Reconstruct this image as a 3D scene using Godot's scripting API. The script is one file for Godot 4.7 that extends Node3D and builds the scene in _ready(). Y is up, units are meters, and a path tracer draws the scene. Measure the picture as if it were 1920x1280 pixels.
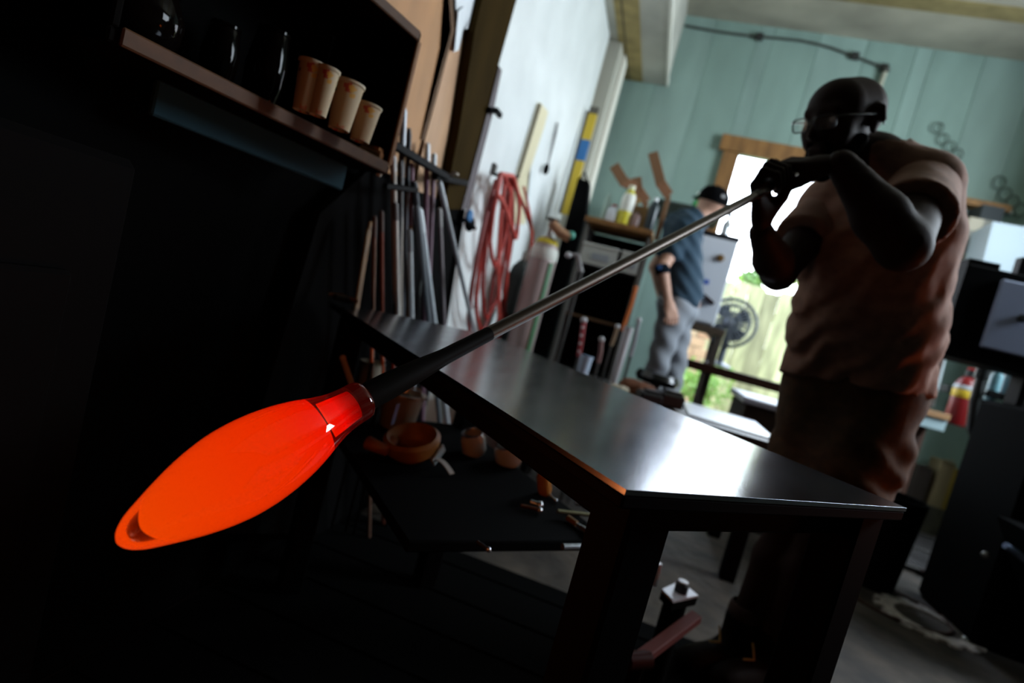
extends Node3D
# A glassblower at work in a dim workshop. Room axes: -z runs towards the back wall, +x to the right, floor at y = 0.

const CAM_X := Vector3(0.9370, 0.2560, -0.2400)
var rng := RandomNumberGenerator.new()
var noise := FastNoiseLite.new()

# ---------------------------------------------------------------- mesh building
class M:
	var v := PackedVector3Array()
	var n := PackedVector3Array()
	var t := PackedVector2Array()
	func tri(a: Vector3, b: Vector3, c: Vector3, na: Vector3, nb: Vector3, nc: Vector3, ta := Vector2.ZERO, tb := Vector2.ZERO, tc := Vector2.ZERO) -> void:
		if (b - a).cross(c - a).dot(na + nb + nc) > 0.0:
			v.append_array([a, c, b]); n.append_array([na, nc, nb]); t.append_array([ta, tc, tb])
		else:
			v.append_array([a, b, c]); n.append_array([na, nb, nc]); t.append_array([ta, tb, tc])
	func flat(a: Vector3, b: Vector3, c: Vector3, out: Vector3) -> void:
		var g := (b - a).cross(c - a)
		if g.length_squared() < 1e-16: return
		g = g.normalized()
		if g.dot(out) < 0.0: g = -g
		tri(a, b, c, g, g, g)
	func quad(a: Vector3, b: Vector3, c: Vector3, d: Vector3, out: Vector3) -> void:
		flat(a, b, c, out); flat(a, c, d, out)
	func box(c: Vector3, s: Vector3, bas := Basis.IDENTITY, bev := 0.003) -> M:
		var h := s * 0.5
		bev = minf(bev, minf(h.x, minf(h.y, h.z)) * 0.6)
		var i := h - Vector3.ONE * bev
		var p := func(sx: float, sy: float, sz: float, ax: int) -> Vector3:
			var q := Vector3(i.x * sx, i.y * sy, i.z * sz)
			if ax == 0: q.x = h.x * sx
			elif ax == 1: q.y = h.y * sy
			else: q.z = h.z * sz
			return c + bas * q
		for s1 in [-1.0, 1.0]:
			quad(p.call(s1, -1, -1, 0), p.call(s1, 1, -1, 0), p.call(s1, 1, 1, 0), p.call(s1, -1, 1, 0), bas.x * s1)
			quad(p.call(-1, s1, -1, 1), p.call(1, s1, -1, 1), p.call(1, s1, 1, 1), p.call(-1, s1, 1, 1), bas.y * s1)
			quad(p.call(-1, -1, s1, 2), p.call(1, -1, s1, 2), p.call(1, 1, s1, 2), p.call(-1, 1, s1, 2), bas.z * s1)
			for s2 in [-1.0, 1.0]:
				quad(p.call(s1, s2, -1, 0), p.call(s1, s2, 1, 0), p.call(s1, s2, 1, 1), p.call(s1, s2, -1, 1), bas.x * s1 + bas.y * s2)
				quad(p.call(s1, -1, s2, 0), p.call(s1, 1, s2, 0), p.call(s1, 1, s2, 2), p.call(s1, -1, s2, 2), bas.x * s1 + bas.z * s2)
				quad(p.call(-1, s1, s2, 1), p.call(1, s1, s2, 1), p.call(1, s1, s2, 2), p.call(-1, s1, s2, 2), bas.y * s1 + bas.z * s2)
				for s3 in [-1.0, 1.0]:
					flat(p.call(s1, s2, s3, 0), p.call(s1, s2, s3, 1), p.call(s1, s2, s3, 2), bas * Vector3(s1, s2, s3))
		return self
	func bar(a: Vector3, b: Vector3, w: float, d: float, side := Vector3.UP, bev := 0.002) -> M:
		var z := (b - a).normalized()
		var x := side.cross(z)
		if x.length() < 0.01: x = Vector3.RIGHT.cross(z)
		x = x.normalized()
		return box((a + b) * 0.5, Vector3(w, d, (b - a).length()), Basis(x, z.cross(x), z), bev)
	func prism(p: Array, e: Vector3) -> M:   # convex or star-shaped outline, pushed along e
		var c := Vector3.ZERO
		for q in p: c += q
		c /= p.size()
		for i in p.size():
			var a: Vector3 = p[i]
			var b: Vector3 = p[(i + 1) % p.size()]
			flat(a, b, c, -e); flat(a + e, b + e, c + e, e)
			var side := (b - a).cross(e)
			if side.dot((a + b) * 0.5 - c) < 0.0: side = -side
			quad(a, b, b + e, a + e, side)
		return self
	func tube(p: Array, r, seg := 10, caps := true) -> M:
		var k := p.size()
		var rings := []
		var prev := Vector3.ZERO
		var tans := []
		for i in k:
			var a: Vector3 = p[maxi(i - 1, 0)]
			var b: Vector3 = p[mini(i + 1, k - 1)]
			var d := (b - a).normalized()
			tans.append(d)
			var x := prev - d * prev.dot(d)
			if x.length() < 0.01:
				x = d.cross(Vector3.UP)
				if x.length() < 0.05: x = d.cross(Vector3.RIGHT)
			x = x.normalized(); prev = x
			var y := d.cross(x)
			var rr: float = r[i] if r is Array else r
			var ring := []
			for j in seg + 1:
				var an := TAU * j / seg
				var nn := x * cos(an) + y * sin(an)
				ring.append([p[i] + nn * rr, nn])
			rings.append(ring)
		for i in k - 1:
			for j in seg:
				var q0 = rings[i][j]; var q1 = rings[i][j + 1]; var q2 = rings[i + 1][j + 1]; var q3 = rings[i + 1][j]
				tri(q0[0], q1[0], q2[0], q0[1], q1[1], q2[1]); tri(q0[0], q2[0], q3[0], q0[1], q2[1], q3[1])
		if caps:
			for e in [0, k - 1]:
				var nn: Vector3 = -tans[0] if e == 0 else tans[k - 1]
				for j in seg: tri(rings[e][j][0], rings[e][j + 1][0], p[e], nn, nn, nn)
		return self
	func lathe(pr: Array, base: Vector3, axis := Vector3.UP, seg := 20, urep := 1.0) -> M:   # pr: [radius, height] from bottom to top
		var y := axis.normalized()
		var x := y.cross(Vector3.FORWARD)
		if x.length() < 0.05: x = y.cross(Vector3.RIGHT)
		x = x.normalized()
		var z := y.cross(x)
		var tot := 0.0
		for i in pr.size() - 1: tot += Vector2(pr[i + 1][0] - pr[i][0], pr[i + 1][1] - pr[i][1]).length()
		var run := 0.0
		for i in pr.size() - 1:
			var d := Vector2(pr[i + 1][0] - pr[i][0], pr[i + 1][1] - pr[i][1])
			if d.length() < 1e-6: continue
			var m := Vector2(d.y, -d.x).normalized()
			var m0 := m
			var m1 := m
			if i > 0:
				var e := Vector2(pr[i][0] - pr[i - 1][0], pr[i][1] - pr[i - 1][1])
				var q := Vector2(e.y, -e.x).normalized()
				if q.dot(m) > 0.75: m0 = (m + q).normalized()
			if i < pr.size() - 2:
				var e := Vector2(pr[i + 2][0] - pr[i + 1][0], pr[i + 2][1] - pr[i + 1][1])
				var q := Vector2(e.y, -e.x).normalized()
				if q.dot(m) > 0.75: m1 = (m + q).normalized()
			var v0 := run / tot
			run += d.length()
			var v1 := run / tot
			for j in seg:
				var c0 := x * cos(TAU * j / seg) + z * sin(TAU * j / seg)
				var c1 := x * cos(TAU * (j + 1) / seg) + z * sin(TAU * (j + 1) / seg)
				var u0 := urep * j / seg
				var u1 := urep * (j + 1) / seg
				var a = base + c0 * pr[i][0] + y * pr[i][1]
				var b = base + c1 * pr[i][0] + y * pr[i][1]
				var c = base + c1 * pr[i + 1][0] + y * pr[i + 1][1]
				var dd = base + c0 * pr[i + 1][0] + y * pr[i + 1][1]
				if pr[i][0] > 1e-6: tri(a, b, c, c0 * m0.x + y * m0.y, c1 * m0.x + y * m0.y, c1 * m1.x + y * m1.y, Vector2(u0, v0), Vector2(u1, v0), Vector2(u1, v1))
				if pr[i + 1][0] > 1e-6: tri(a, c, dd, c0 * m0.x + y * m0.y, c1 * m1.x + y * m1.y, c0 * m1.x + y * m1.y, Vector2(u0, v0), Vector2(u1, v1), Vector2(u0, v1))
		return self
	func ball(c: Vector3, r: Vector3, bas := Basis.IDENTITY, seg := 14) -> M:
		var rows := seg / 2
		for i in rows:
			for j in seg:
				var q := []
				for ij in [[i, j], [i, j + 1], [i + 1, j + 1], [i + 1, j]]:
					var la = PI * ij[0] / rows - PI / 2
					var lo: float = TAU * ij[1] / seg
					var u := Vector3(cos(la) * cos(lo), sin(la), cos(la) * sin(lo))
					q.append([c + bas * (u * r), (bas * (u / r)).normalized()])
				tri(q[0][0], q[1][0], q[2][0], q[0][1], q[1][1], q[2][1]); tri(q[0][0], q[2][0], q[3][0], q[0][1], q[2][1], q[3][1])
		return self
	func leaf(c: Vector3, d: Vector3, w: Vector3) -> M:
		var up := d.cross(w).normalized()
		var a := c
		var b := c + d
		var m := c + d * 0.5 + up * d.length() * 0.12
		for s in [-1.0, 1.0]: 
			var e: Vector3 = c + d * 0.45 + w * s
			flat(a, m, e, up); flat(m, b, e, up)
		return self

func mesh_of(m: M, off: Vector3) -> ArrayMesh:
	var vv := m.v
	if off != Vector3.ZERO:
		vv = PackedVector3Array()
		vv.resize(m.v.size())
		for i in vv.size(): vv[i] = m.v[i] - off
	var a := []
	a.resize(Mesh.ARRAY_MAX)
	a[Mesh.ARRAY_VERTEX] = vv; a[Mesh.ARRAY_NORMAL] = m.n; a[Mesh.ARRAY_TEX_UV] = m.t
	var am := ArrayMesh.new()
	am.add_surface_from_arrays(Mesh.PRIMITIVE_TRIANGLES, a)
	return am

var taken := {}
func numbered(s: String) -> String:
	if not taken.has(s):
		taken[s] = 0
		return s
	taken[s] += 1
	return "%s_%03d" % [s, taken[s]]

func thing(called: String, label: String, category: String, at: Vector3, group := "") -> Node3D:
	var o := Node3D.new()
	o.name = numbered(called)
	add_child(o, true)
	o.position = at
	tag(o, label, category, group)
	return o
func tag(o: Node, label: String, category: String, group := "") -> void:
	o.set_meta("label", label); o.set_meta("category", category)
	if group: o.set_meta("group", group)
func origin_of(p: Node) -> Vector3:
	var r := Vector3.ZERO
	var q := p
	while q != self:
		r += (q as Node3D).position
		q = q.get_parent()
	return r
func obj(called: String, m: M, mt: Material, parent: Node = self, label := "") -> MeshInstance3D:
	var o := MeshInstance3D.new()
	o.name = numbered(called) if parent == self else called
	var off := origin_of(parent)
	if parent == self:
		var lo := m.v[0]
		var hi := m.v[0]
		for q in m.v: lo = lo.min(q); hi = hi.max(q)
		off = Vector3((lo.x + hi.x) / 2, lo.y, (lo.z + hi.z) / 2)
		o.position = off
	o.mesh = mesh_of(m, off)
	o.material_override = mt
	parent.add_child(o, true)
	if label: o.set_meta("label", label)
	return o
func part_raw(called: String, am: ArrayMesh, mt: Material, parent: Node) -> MeshInstance3D:
	var o := MeshInstance3D.new()
	o.name = called
	o.mesh = am
	o.material_override = mt
	parent.add_child(o, true)
	return o
func single(called: String, label: String, category: String, m: M, mt: Material, group := "") -> MeshInstance3D:
	var o := obj(called, m, mt)
	tag(o, label, category, group)
	return o
func struct_(called: String, m: M, mt: Material) -> MeshInstance3D:
	var o := obj(called, m, mt)
	o.set_meta("kind", "structure")
	return o

func mat(c: String, rough := 0.7, metal := 0.0, extra := {}) -> StandardMaterial3D:
	var m := StandardMaterial3D.new()
	m.albedo_color = Color(c)
	m.roughness = rough
	m.metallic = metal
	var l := m.albedo_color.srgb_to_linear()
	if l.get_luminance() < 0.014 and rough >= 0.5:
		m.metallic_specular = 0.12
		m.metallic = 0.0
	for k in extra: m.set(k, extra[k])
	return m
var tex := {}
func noise_tex(key: String, freq: float, a: Color, b: Color, c: Color, oct := 4) -> NoiseTexture2D:
	if tex.has(key): return tex[key]
	var n := FastNoiseLite.new()
	n.seed = hash(key) % 1000; n.frequency = freq; n.fractal_octaves = oct
	var t := NoiseTexture2D.new()
	t.width = 256; t.height = 256; t.seamless = true; t.noise = n
	var g := Gradient.new()
	g.set_color(0, a); g.set_color(1, c); g.add_point(0.5, b)
	t.color_ramp = g
	tex[key] = t
	return t
func tri_mat(base: String, key: String, freq: float, lo: float, scale: Vector3, rough := 0.7, metal := 0.0) -> StandardMaterial3D:
	var m := mat(base, rough, metal)
	m.albedo_texture = noise_tex(key, freq, Color(lo, lo, lo), Color((1 + lo) / 2, (1 + lo) / 2, (1 + lo) / 2), Color.WHITE)
	m.uv1_triplanar = true; m.uv1_world_triplanar = true; m.uv1_scale = scale
	return m
func glass(c: Color, a := 0.06, rough := 0.02) -> StandardMaterial3D:
	var m := StandardMaterial3D.new()
	m.albedo_color = Color(c.r, c.g, c.b, a)
	m.transparency = BaseMaterial3D.TRANSPARENCY_ALPHA
	m.roughness = rough
	return m
func glow(c: Color, e: float) -> StandardMaterial3D:
	var m := mat("101010", 0.5)
	m.emission_enabled = true
	m.emission = c
	m.emission_energy_multiplier = e
	return m

# ---------------------------------------------------------------- bodies: smooth union of tapered capsules, meshed as surface nets
# bone: [a, b, ra, rb, k, squash_axis, squash]   squash < 1 flattens the capsule along that axis
func nets(bones: Array, cell: float, post = null) -> ArrayMesh:
	var lo := Vector3(1e9, 1e9, 1e9)
	var hi := -lo
	for b in bones:
		var r: float = maxf(b[2], b[3]) + 3 * cell + 0.01
		for q in [b[0], b[1]]: lo = lo.min(q - Vector3.ONE * r); hi = hi.max(q + Vector3.ONE * r)
	var nx := int((hi.x - lo.x) / cell) + 2
	var ny := int((hi.y - lo.y) / cell) + 2
	var nz := int((hi.z - lo.z) / cell) + 2
	var f := PackedFloat32Array()
	f.resize(nx * ny * nz)
	f.fill(10.0)
	for b in bones:
		var a: Vector3 = b[0]
		var e: Vector3 = b[1]
		var ra: float = b[2]
		var rb: float = b[3]
		var k: float = b[4] if b.size() > 4 else 0.02
		var sq: bool = b.size() > 5
		var sn: Vector3 = b[5].normalized() if sq else Vector3.UP
		var ss: float = 1.0 / b[6] if sq else 1.0
		var ab := e - a
		var l2 := maxf(ab.length_squared(), 1e-9)
		var reach := maxf(ra, rb) + k + 2.5 * cell
		var i0 := Vector3i(((a.min(e) - Vector3.ONE * reach - lo) / cell).max(Vector3.ZERO))
		var i1 := Vector3i(((a.max(e) + Vector3.ONE * reach - lo) / cell).ceil())
		for z in range(i0.z, mini(i1.z + 1, nz)):
			for y in range(i0.y, mini(i1.y + 1, ny)):
				var row := (z * ny + y) * nx
				for x in range(i0.x, mini(i1.x + 1, nx)):
					var p := lo + Vector3(x, y, z) * cell
					var ap := p - a
					var h := clampf(ap.dot(ab) / l2, 0.0, 1.0)
					var q := ap - ab * h
					if sq: q += sn * (q.dot(sn) * (ss - 1.0))
					var d := q.length() - lerpf(ra, rb, h)
					var o := f[row + x]
					var m := k - absf(d - o)
					f[row + x] = minf(d, o) - (m * m / (4.0 * k) if m > 0.0 else 0.0)
	if post != null:
		for z in nz:
			for y in ny:
				var row := (z * ny + y) * nx
				for x in nx:
					var o := f[row + x]
					if o < 0.05: f[row + x] = post.call(lo + Vector3(x, y, z) * cell, o)
	var id := {}
	var vs := PackedVector3Array()
	var ix := PackedInt32Array()
	var st := [1, nx, nx * ny]
	for z in nz - 1:
		for y in ny - 1:
			var row := (z * ny + y) * nx
			for x in nx - 1:
				var c := row + x
				if absf(f[c]) > cell * 3.0: continue
				var s := Vector3.ZERO
				var cnt := 0
				for ax in 3:
					var u: int = st[(ax + 1) % 3]
					var w: int = st[(ax + 2) % 3]
					for q in 4:
						var c0 := c + (u if q & 1 else 0) + (w if q & 2 else 0)
						var d0 := f[c0]
						var d1 := f[c0 + st[ax]]
						if (d0 < 0.0) != (d1 < 0.0):
							var pt := Vector3(x, y, z)
							pt[ax] += d0 / (d0 - d1)
							if q & 1: pt[(ax + 1) % 3] += 1.0
							if q & 2: pt[(ax + 2) % 3] += 1.0
							s += pt; cnt += 1
				if cnt:
					id[c] = vs.size()
					vs.append(lo + s / cnt * cell)
	var ns := PackedVector3Array()
	ns.resize(vs.size())
	for c in id:
		for ax in 3:
			var d0 := f[c]
			var d1 := f[c + st[ax]]
			if (d0 < 0.0) == (d1 < 0.0): continue
			var u: int = st[(ax + 1) % 3]
			var w: int = st[(ax + 2) % 3]
			if not (id.has(c - u) and id.has(c - w) and id.has(c - u - w)): continue
			var q := [id[c], id[c - u], id[c - u - w], id[c - w]]
			if d0 >= 0.0: q = [q[3], q[2], q[1], q[0]]
			ix.append_array([q[0], q[2], q[1], q[0], q[3], q[2]])
			var g: Vector3 = (vs[q[1]] - vs[q[0]]).cross(vs[q[2]] - vs[q[0]]) + (vs[q[2]] - vs[q[0]]).cross(vs[q[3]] - vs[q[0]])
			for j in q: ns[j] += g
	for i in ns.size(): ns[i] = ns[i].normalized()
	var arr := []
	arr.resize(Mesh.ARRAY_MAX)
	arr[Mesh.ARRAY_VERTEX] = vs; arr[Mesh.ARRAY_NORMAL] = ns; arr[Mesh.ARRAY_INDEX] = ix
	var am := ArrayMesh.new()
	am.add_surface_from_arrays(Mesh.PRIMITIVE_TRIANGLES, arr)
	return am
func moved(bones: Array, tr: Transform3D) -> Array:
	var out := []
	for b in bones:
		var c: Array = b.duplicate()
		c[0] = tr * b[0]; c[1] = tr * b[1]
		if c.size() > 5: c[5] = tr.basis * b[5]
		out.append(c)
	return out
func shifted(bones: Array, by: Vector3) -> Array: return moved(bones, Transform3D(Basis.IDENTITY, -by))
func merge_arrays(list: Array, off: Vector3) -> ArrayMesh:   # one continuous surface out of body, head and hands
	var v := PackedVector3Array(); var n := PackedVector3Array(); var ix := PackedInt32Array()
	for am in list:
		var s = am.surface_get_arrays(0)
		var b := v.size()
		for q in s[Mesh.ARRAY_VERTEX]: v.append(q - off)
		n.append_array(s[Mesh.ARRAY_NORMAL])
		for i in s[Mesh.ARRAY_INDEX]: ix.append(i + b)
	var arr := []
	arr.resize(Mesh.ARRAY_MAX)
	arr[Mesh.ARRAY_VERTEX] = v; arr[Mesh.ARRAY_NORMAL] = n; arr[Mesh.ARRAY_INDEX] = ix
	var am := ArrayMesh.new()
	am.add_surface_from_arrays(Mesh.PRIMITIVE_TRIANGLES, arr)
	return am
# a hand closed round a rod that runs along x through the origin; fingers towards +z, back of the hand +y; side = where the thumb is (+1 or -1 on x)
func hand_bones(side: float, r: float) -> Array:
	var o := []
	var fx := [0.031, 0.0105, -0.0105, -0.030]
	var ln := [0.95, 1.05, 1.0, 0.82]
	for i in 4:
		var x: float = fx[i] * side
		var g: float = ln[i]
		var kn := Vector3(x, r + 0.022, 0.008 * g)
		o.append([Vector3(x * 0.7, r + 0.014, -0.072), kn, 0.013, 0.0115, 0.012])
		var pip := Vector3(x, r + 0.006, 0.044 * g)
		var dip := Vector3(x * 0.96, -r - 0.004, 0.034 * g)
		var tip := Vector3(x * 0.92, -r - 0.010, 0.006)
		o.append([kn, pip, 0.0105, 0.0095, 0.004]); o.append([pip, dip, 0.0095, 0.0085, 0.003]); o.append([dip, tip, 0.0085, 0.0075, 0.003])
	o.append([Vector3(0.02 * side, r + 0.004, -0.06), Vector3(0.044 * side, -0.002, -0.035), 0.017, 0.013, 0.012])
	o.append([Vector3(0.044 * side, -0.002, -0.035), Vector3(0.048 * side, -r - 0.006, -0.008), 0.0125, 0.0105, 0.004])
	o.append([Vector3(0.048 * side, -r - 0.006, -0.008), Vector3(0.036 * side, -r - 0.012, 0.016), 0.0105, 0.0085, 0.004])
	o.append([Vector3(0, r + 0.014, -0.10), Vector3(0, r + 0.016, -0.06), 0.026, 0.024, 0.02, Vector3.UP, 0.75])
	return o

const ZB := -5.0       # back wall
const XL := -0.88      # left wall
const XR := 3.2        # right wall

func _ready() -> void:
	rng.seed = 7
	noise.seed = 3; noise.frequency = 9.0
	# camera
	var cam := Camera3D.new()
	cam.name = "camera"
	cam.keep_aspect = Camera3D.KEEP_HEIGHT
	cam.transform = Transform3D(Basis(Vector3(0.93662, 0.25566, -0.23953), Vector3(-0.26674, 0.96366, -0.01447), Vector3(0.22713, 0.07744, 0.97078)).orthonormalized(), Vector3(0, 0.9, 0))
	cam.near = 0.03; cam.far = 100.0
	var ca := CameraAttributesPhysical.new()
	ca.frustum_focal_length = 20.1375
	ca.frustum_focus_distance = 0.62
	ca.frustum_near = 0.03; ca.frustum_far = 100.0
	ca.exposure_aperture = 3.2
	cam.attributes = ca
	cam.fov = 61.58
	add_child(cam)
	cam.current = true
	# sky and exposure
	var we := WorldEnvironment.new()
	we.name = "world"
	var env := Environment.new()
	var sm := ProceduralSkyMaterial.new()
	sm.sky_top_color = Color(0.86, 0.92, 1.0); sm.sky_horizon_color = Color(1, 1, 1)
	sm.ground_bottom_color = Color(0.4, 0.42, 0.36); sm.ground_horizon_color = Color(0.6, 0.6, 0.55)
	sm.sky_energy_multiplier = 2.8; sm.ground_energy_multiplier = 1.0
	var sk := Sky.new()
	sk.sky_material = sm
	env.background_mode = Environment.BG_SKY
	env.sky = sk
	env.tonemap_mode = Environment.TONE_MAPPER_LINEAR
	env.tonemap_exposure = 1.0
	env.sdfgi_enabled = true; env.ssao_enabled = true; env.ssil_enabled = true
	we.environment = env
	add_child(we)
	# daylight through the high window in the right wall, outside the frame
	var al := AreaLight3D.new()
	al.name = "window_daylight"
	al.area_size = Vector2(1.5, 1.2)
	al.light_color = Color(0.90, 0.96, 1.0)
	al.light_energy = 13.0
	al.shadow_enabled = true
	al.set("area_range", 12.0)
	add_child(al)
	al.look_at_from_position(Vector3(XR - 0.03, 2.55, -3.10), Vector3(0.0, 2.35, -3.10))
	build_shell()
	build_outside()
	build_table()
	build_gob()
	build_man()
	build_left()
	build_back()
	build_helper()
	build_under_table()
	build_right()

# ---------------------------------------------------------------- the room
func build_shell() -> void:
	var conc := tri_mat("4c4237", "concrete", 0.02, 0.45, Vector3.ONE * 0.9, 0.75)
	conc.heightmap_enabled = true; conc.heightmap_texture = noise_tex("concrete_relief", 0.06, Color.BLACK, Color.GRAY, Color.WHITE); conc.heightmap_scale = 0.3
	struct_("floor", M.new().box(Vector3(1.15, -0.06, -2.0), Vector3(4.4, 0.12, 6.4)), conc)
	var wallm := tri_mat("e6ebea", "plaster", 0.012, 0.93, Vector3.ONE * 0.7, 0.85)
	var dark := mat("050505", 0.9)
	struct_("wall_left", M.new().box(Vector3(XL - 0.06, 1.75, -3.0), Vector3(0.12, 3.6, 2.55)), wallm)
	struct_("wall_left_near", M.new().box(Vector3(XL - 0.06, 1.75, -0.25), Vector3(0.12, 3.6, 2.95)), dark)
	struct_("wall_left_return", M.new().box(Vector3(XL - 0.07, 1.75, -4.7), Vector3(0.12, 3.6, 0.85)), mat("a9aaa2", 0.9))
	var ceil_m := tri_mat("c0baa8", "drywall", 0.01, 0.8, Vector3(0.5, 0.5, 0.5), 0.9)
	var ce := Node3D.new()
	ce.name = "ceiling"; ce.set_meta("kind", "structure"); ce.position = Vector3(1.15, 3.5, -2.0)
	add_child(ce)
	obj("slab", M.new().box(Vector3(1.15, 3.57, -2.0), Vector3(4.4, 0.12, 6.4)), ceil_m, ce)
	var tape := tri_mat("9a8a5c", "mud", 0.02, 0.8, Vector3.ONE, 0.9)
	for i in 3:   # taped board joints
		obj("joint_tape", M.new().box(Vector3(1.3, 3.507, -4.45 + i * 1.2), Vector3(3.6, 0.008, 0.16)), tape, ce)
	# wall behind the camera and the right wall with its high window
	struct_("wall_front", M.new().box(Vector3(1.15, 1.75, 1.2), Vector3(4.4, 3.6, 0.12)), dark)
	var rw := tri_mat("8fa39b", "plaster", 0.012, 0.93, Vector3.ONE * 0.7, 0.85)
	struct_("wall_right_low", M.new().box(Vector3(XR + 0.06, 0.97, -2.0), Vector3(0.12, 1.96, 6.4)), rw)
	struct_("wall_right_top", M.new().box(Vector3(XR + 0.06, 3.36, -2.0), Vector3(0.12, 0.40, 6.4)), rw)
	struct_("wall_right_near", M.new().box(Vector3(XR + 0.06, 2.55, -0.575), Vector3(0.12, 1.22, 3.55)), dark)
	struct_("wall_right_far", M.new().box(Vector3(XR + 0.06, 2.55, -4.525), Vector3(0.12, 1.22, 1.35)), rw)
	var wf := Node3D.new()
	wf.name = "window_1"; wf.set_meta("kind", "structure"); wf.position = Vector3(XR + 0.06, 2.55, -3.10)
	add_child(wf)
	var wood := mat("6b5438", 0.6)
	for s in [-1, 1]:
		obj("frame", M.new().box(Vector3(XR + 0.06, 2.55, -3.10 + s * 0.73), Vector3(0.1, 1.22, 0.04)), wood, wf)
		obj("frame", M.new().box(Vector3(XR + 0.06, 2.55 + s * 0.59, -3.10), Vector3(0.1, 0.04, 1.42)), wood, wf)
	# back wall: upright painted boards with sunk joints, the doorway left open
	var wb := Node3D.new()
	wb.name = "wall_back"; wb.set_meta("kind", "structure"); wb.position = Vector3(1.15, 0, ZB - 0.06)
	add_child(wb)
	var teal := []
	for i in 4: teal.append(tri_mat(["98b4aa", "9db8af", "95b1a7", "9bb6ad"][i], "teal%d" % i, 0.012, 0.86, Vector3(0.8, 0.25, 0.8), 0.8))
	var dl := 0.27
	var dr := 1.42
	var dt := 2.50
	obj("backing", M.new().box(Vector3((XL + dl) / 2 - 0.05, 1.75, ZB - 0.07), Vector3(dl - XL + 0.1, 3.6, 0.08)), mat("9ab8ae", 0.9), wb)
	obj("backing", M.new().box(Vector3((dr + XR) / 2, 1.75, ZB - 0.07), Vector3(XR - dr, 3.6, 0.08)), mat("9ab8ae", 0.9), wb)
	obj("backing", M.new().box(Vector3((dl + dr) / 2, (dt + 3.55) / 2, ZB - 0.07), Vector3(dr - dl, 3.55 - dt, 0.08)), mat("9ab8ae", 0.9), wb)
	var x := XL
	var i := 0
	while x < XR - 0.02:
		var x2 := minf(x + 0.345, XR)
		if x < dl and x2 > dl - 0.03: x2 = dl
		elif x < dr and x2 > dr: x2 = dr
		var y0 := dt if x >= dl - 0.01 and x2 <= dr + 0.01 else 0.0
		obj("board", M.new().box(Vector3((x + x2) / 2, (y0 + 3.52) / 2, ZB - 0.015), Vector3(x2 - x - 0.002, 3.52 - y0, 0.03), Basis.IDENTITY, 0.003), teal[i % 4], wb)
		x = x2; i += 1
	# doorway
	var dn := Node3D.new()
	dn.name = "door_1"; dn.set_meta("kind", "structure"); dn.position = Vector3(0.85, 0, ZB)
	add_child(dn)
	var fir := tri_mat("a87844", "fir", 0.03, 0.7, Vector3(1.5, 0.3, 1.5), 0.6)
	obj("header", M.new().box(Vector3(0.83, dt + 0.045, ZB + 0.025), Vector3(1.46, 0.125, 0.05)), fir, dn)
	obj("jamb", M.new().box(Vector3(0.205, 1.23, ZB + 0.02), Vector3(0.125, 2.5, 0.04)), fir, dn)
	obj("jamb", M.new().box(Vector3(1.47, 1.23, ZB + 0.02), Vector3(0.10, 2.5, 0.04)), fir, dn)
	obj("threshold", M.new().box(Vector3(0.85, 0.02, ZB - 0.04), Vector3(1.15, 0.04, 0.14)), mat("4a3a2a", 0.7), dn)
	# dropped soffit along the left wall
	var so := Node3D.new()
	so.name = "trim_1"; so.set_meta("kind", "structure"); so.position = Vector3(-0.66, 2.92, -3.4)
	add_child(so)
	obj("soffit", M.new().box(Vector3(-0.663, 3.22, -3.35), Vector3(0.434, 0.6, 3.3), Basis.IDENTITY, 0.002), tri_mat("cfcdc2", "drywall", 0.01, 0.85, Vector3.ONE * 0.5, 0.9), so)
	obj("joint_tape", M.new().box(Vector3(-0.735, 2.917, -3.35), Vector3(0.17, 0.006, 3.28)), tri_mat("b39e67", "mud", 0.02, 0.8, Vector3.ONE, 0.9), so)
	obj("seam", M.new().box(Vector3(-0.765, 2.913, -3.35), Vector3(0.008, 0.006, 3.28)), mat("4f4836", 0.9), so)
	obj("corner_bead", M.new().box(Vector3(-0.443, 2.93, -3.35), Vector3(0.022, 0.034, 3.29)), mat("e8e6dc", 0.8), so)
	# post in the back left corner
	var po := Node3D.new()
	po.name = "trim_2"; po.set_meta("kind", "structure"); po.position = Vector3(-0.84, 0, -4.6)
	add_child(po)
	obj("post", M.new().box(Vector3(-0.845, 1.46, -4.60), Vector3(0.11, 2.92, 0.5)), mat("b4b2a6", 0.85), po)
	obj("edge_strip", M.new().box(Vector3(-0.78, 1.46, -4.62), Vector3(0.022, 2.92, 0.16)), mat("e9e6da", 0.8), po)
	struct_("trim_4", M.new().box(Vector3(2.92, 1.75, -4.0), Vector3(0.62, 3.52, 0.14)), rw)
	struct_("trim_3", M.new().box(Vector3(2.35, 0.10, -4.88), Vector3(1.7, 0.2, 0.24)), tri_mat("4e4a38", "concrete", 0.02, 0.6, Vector3.ONE, 0.7))

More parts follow.
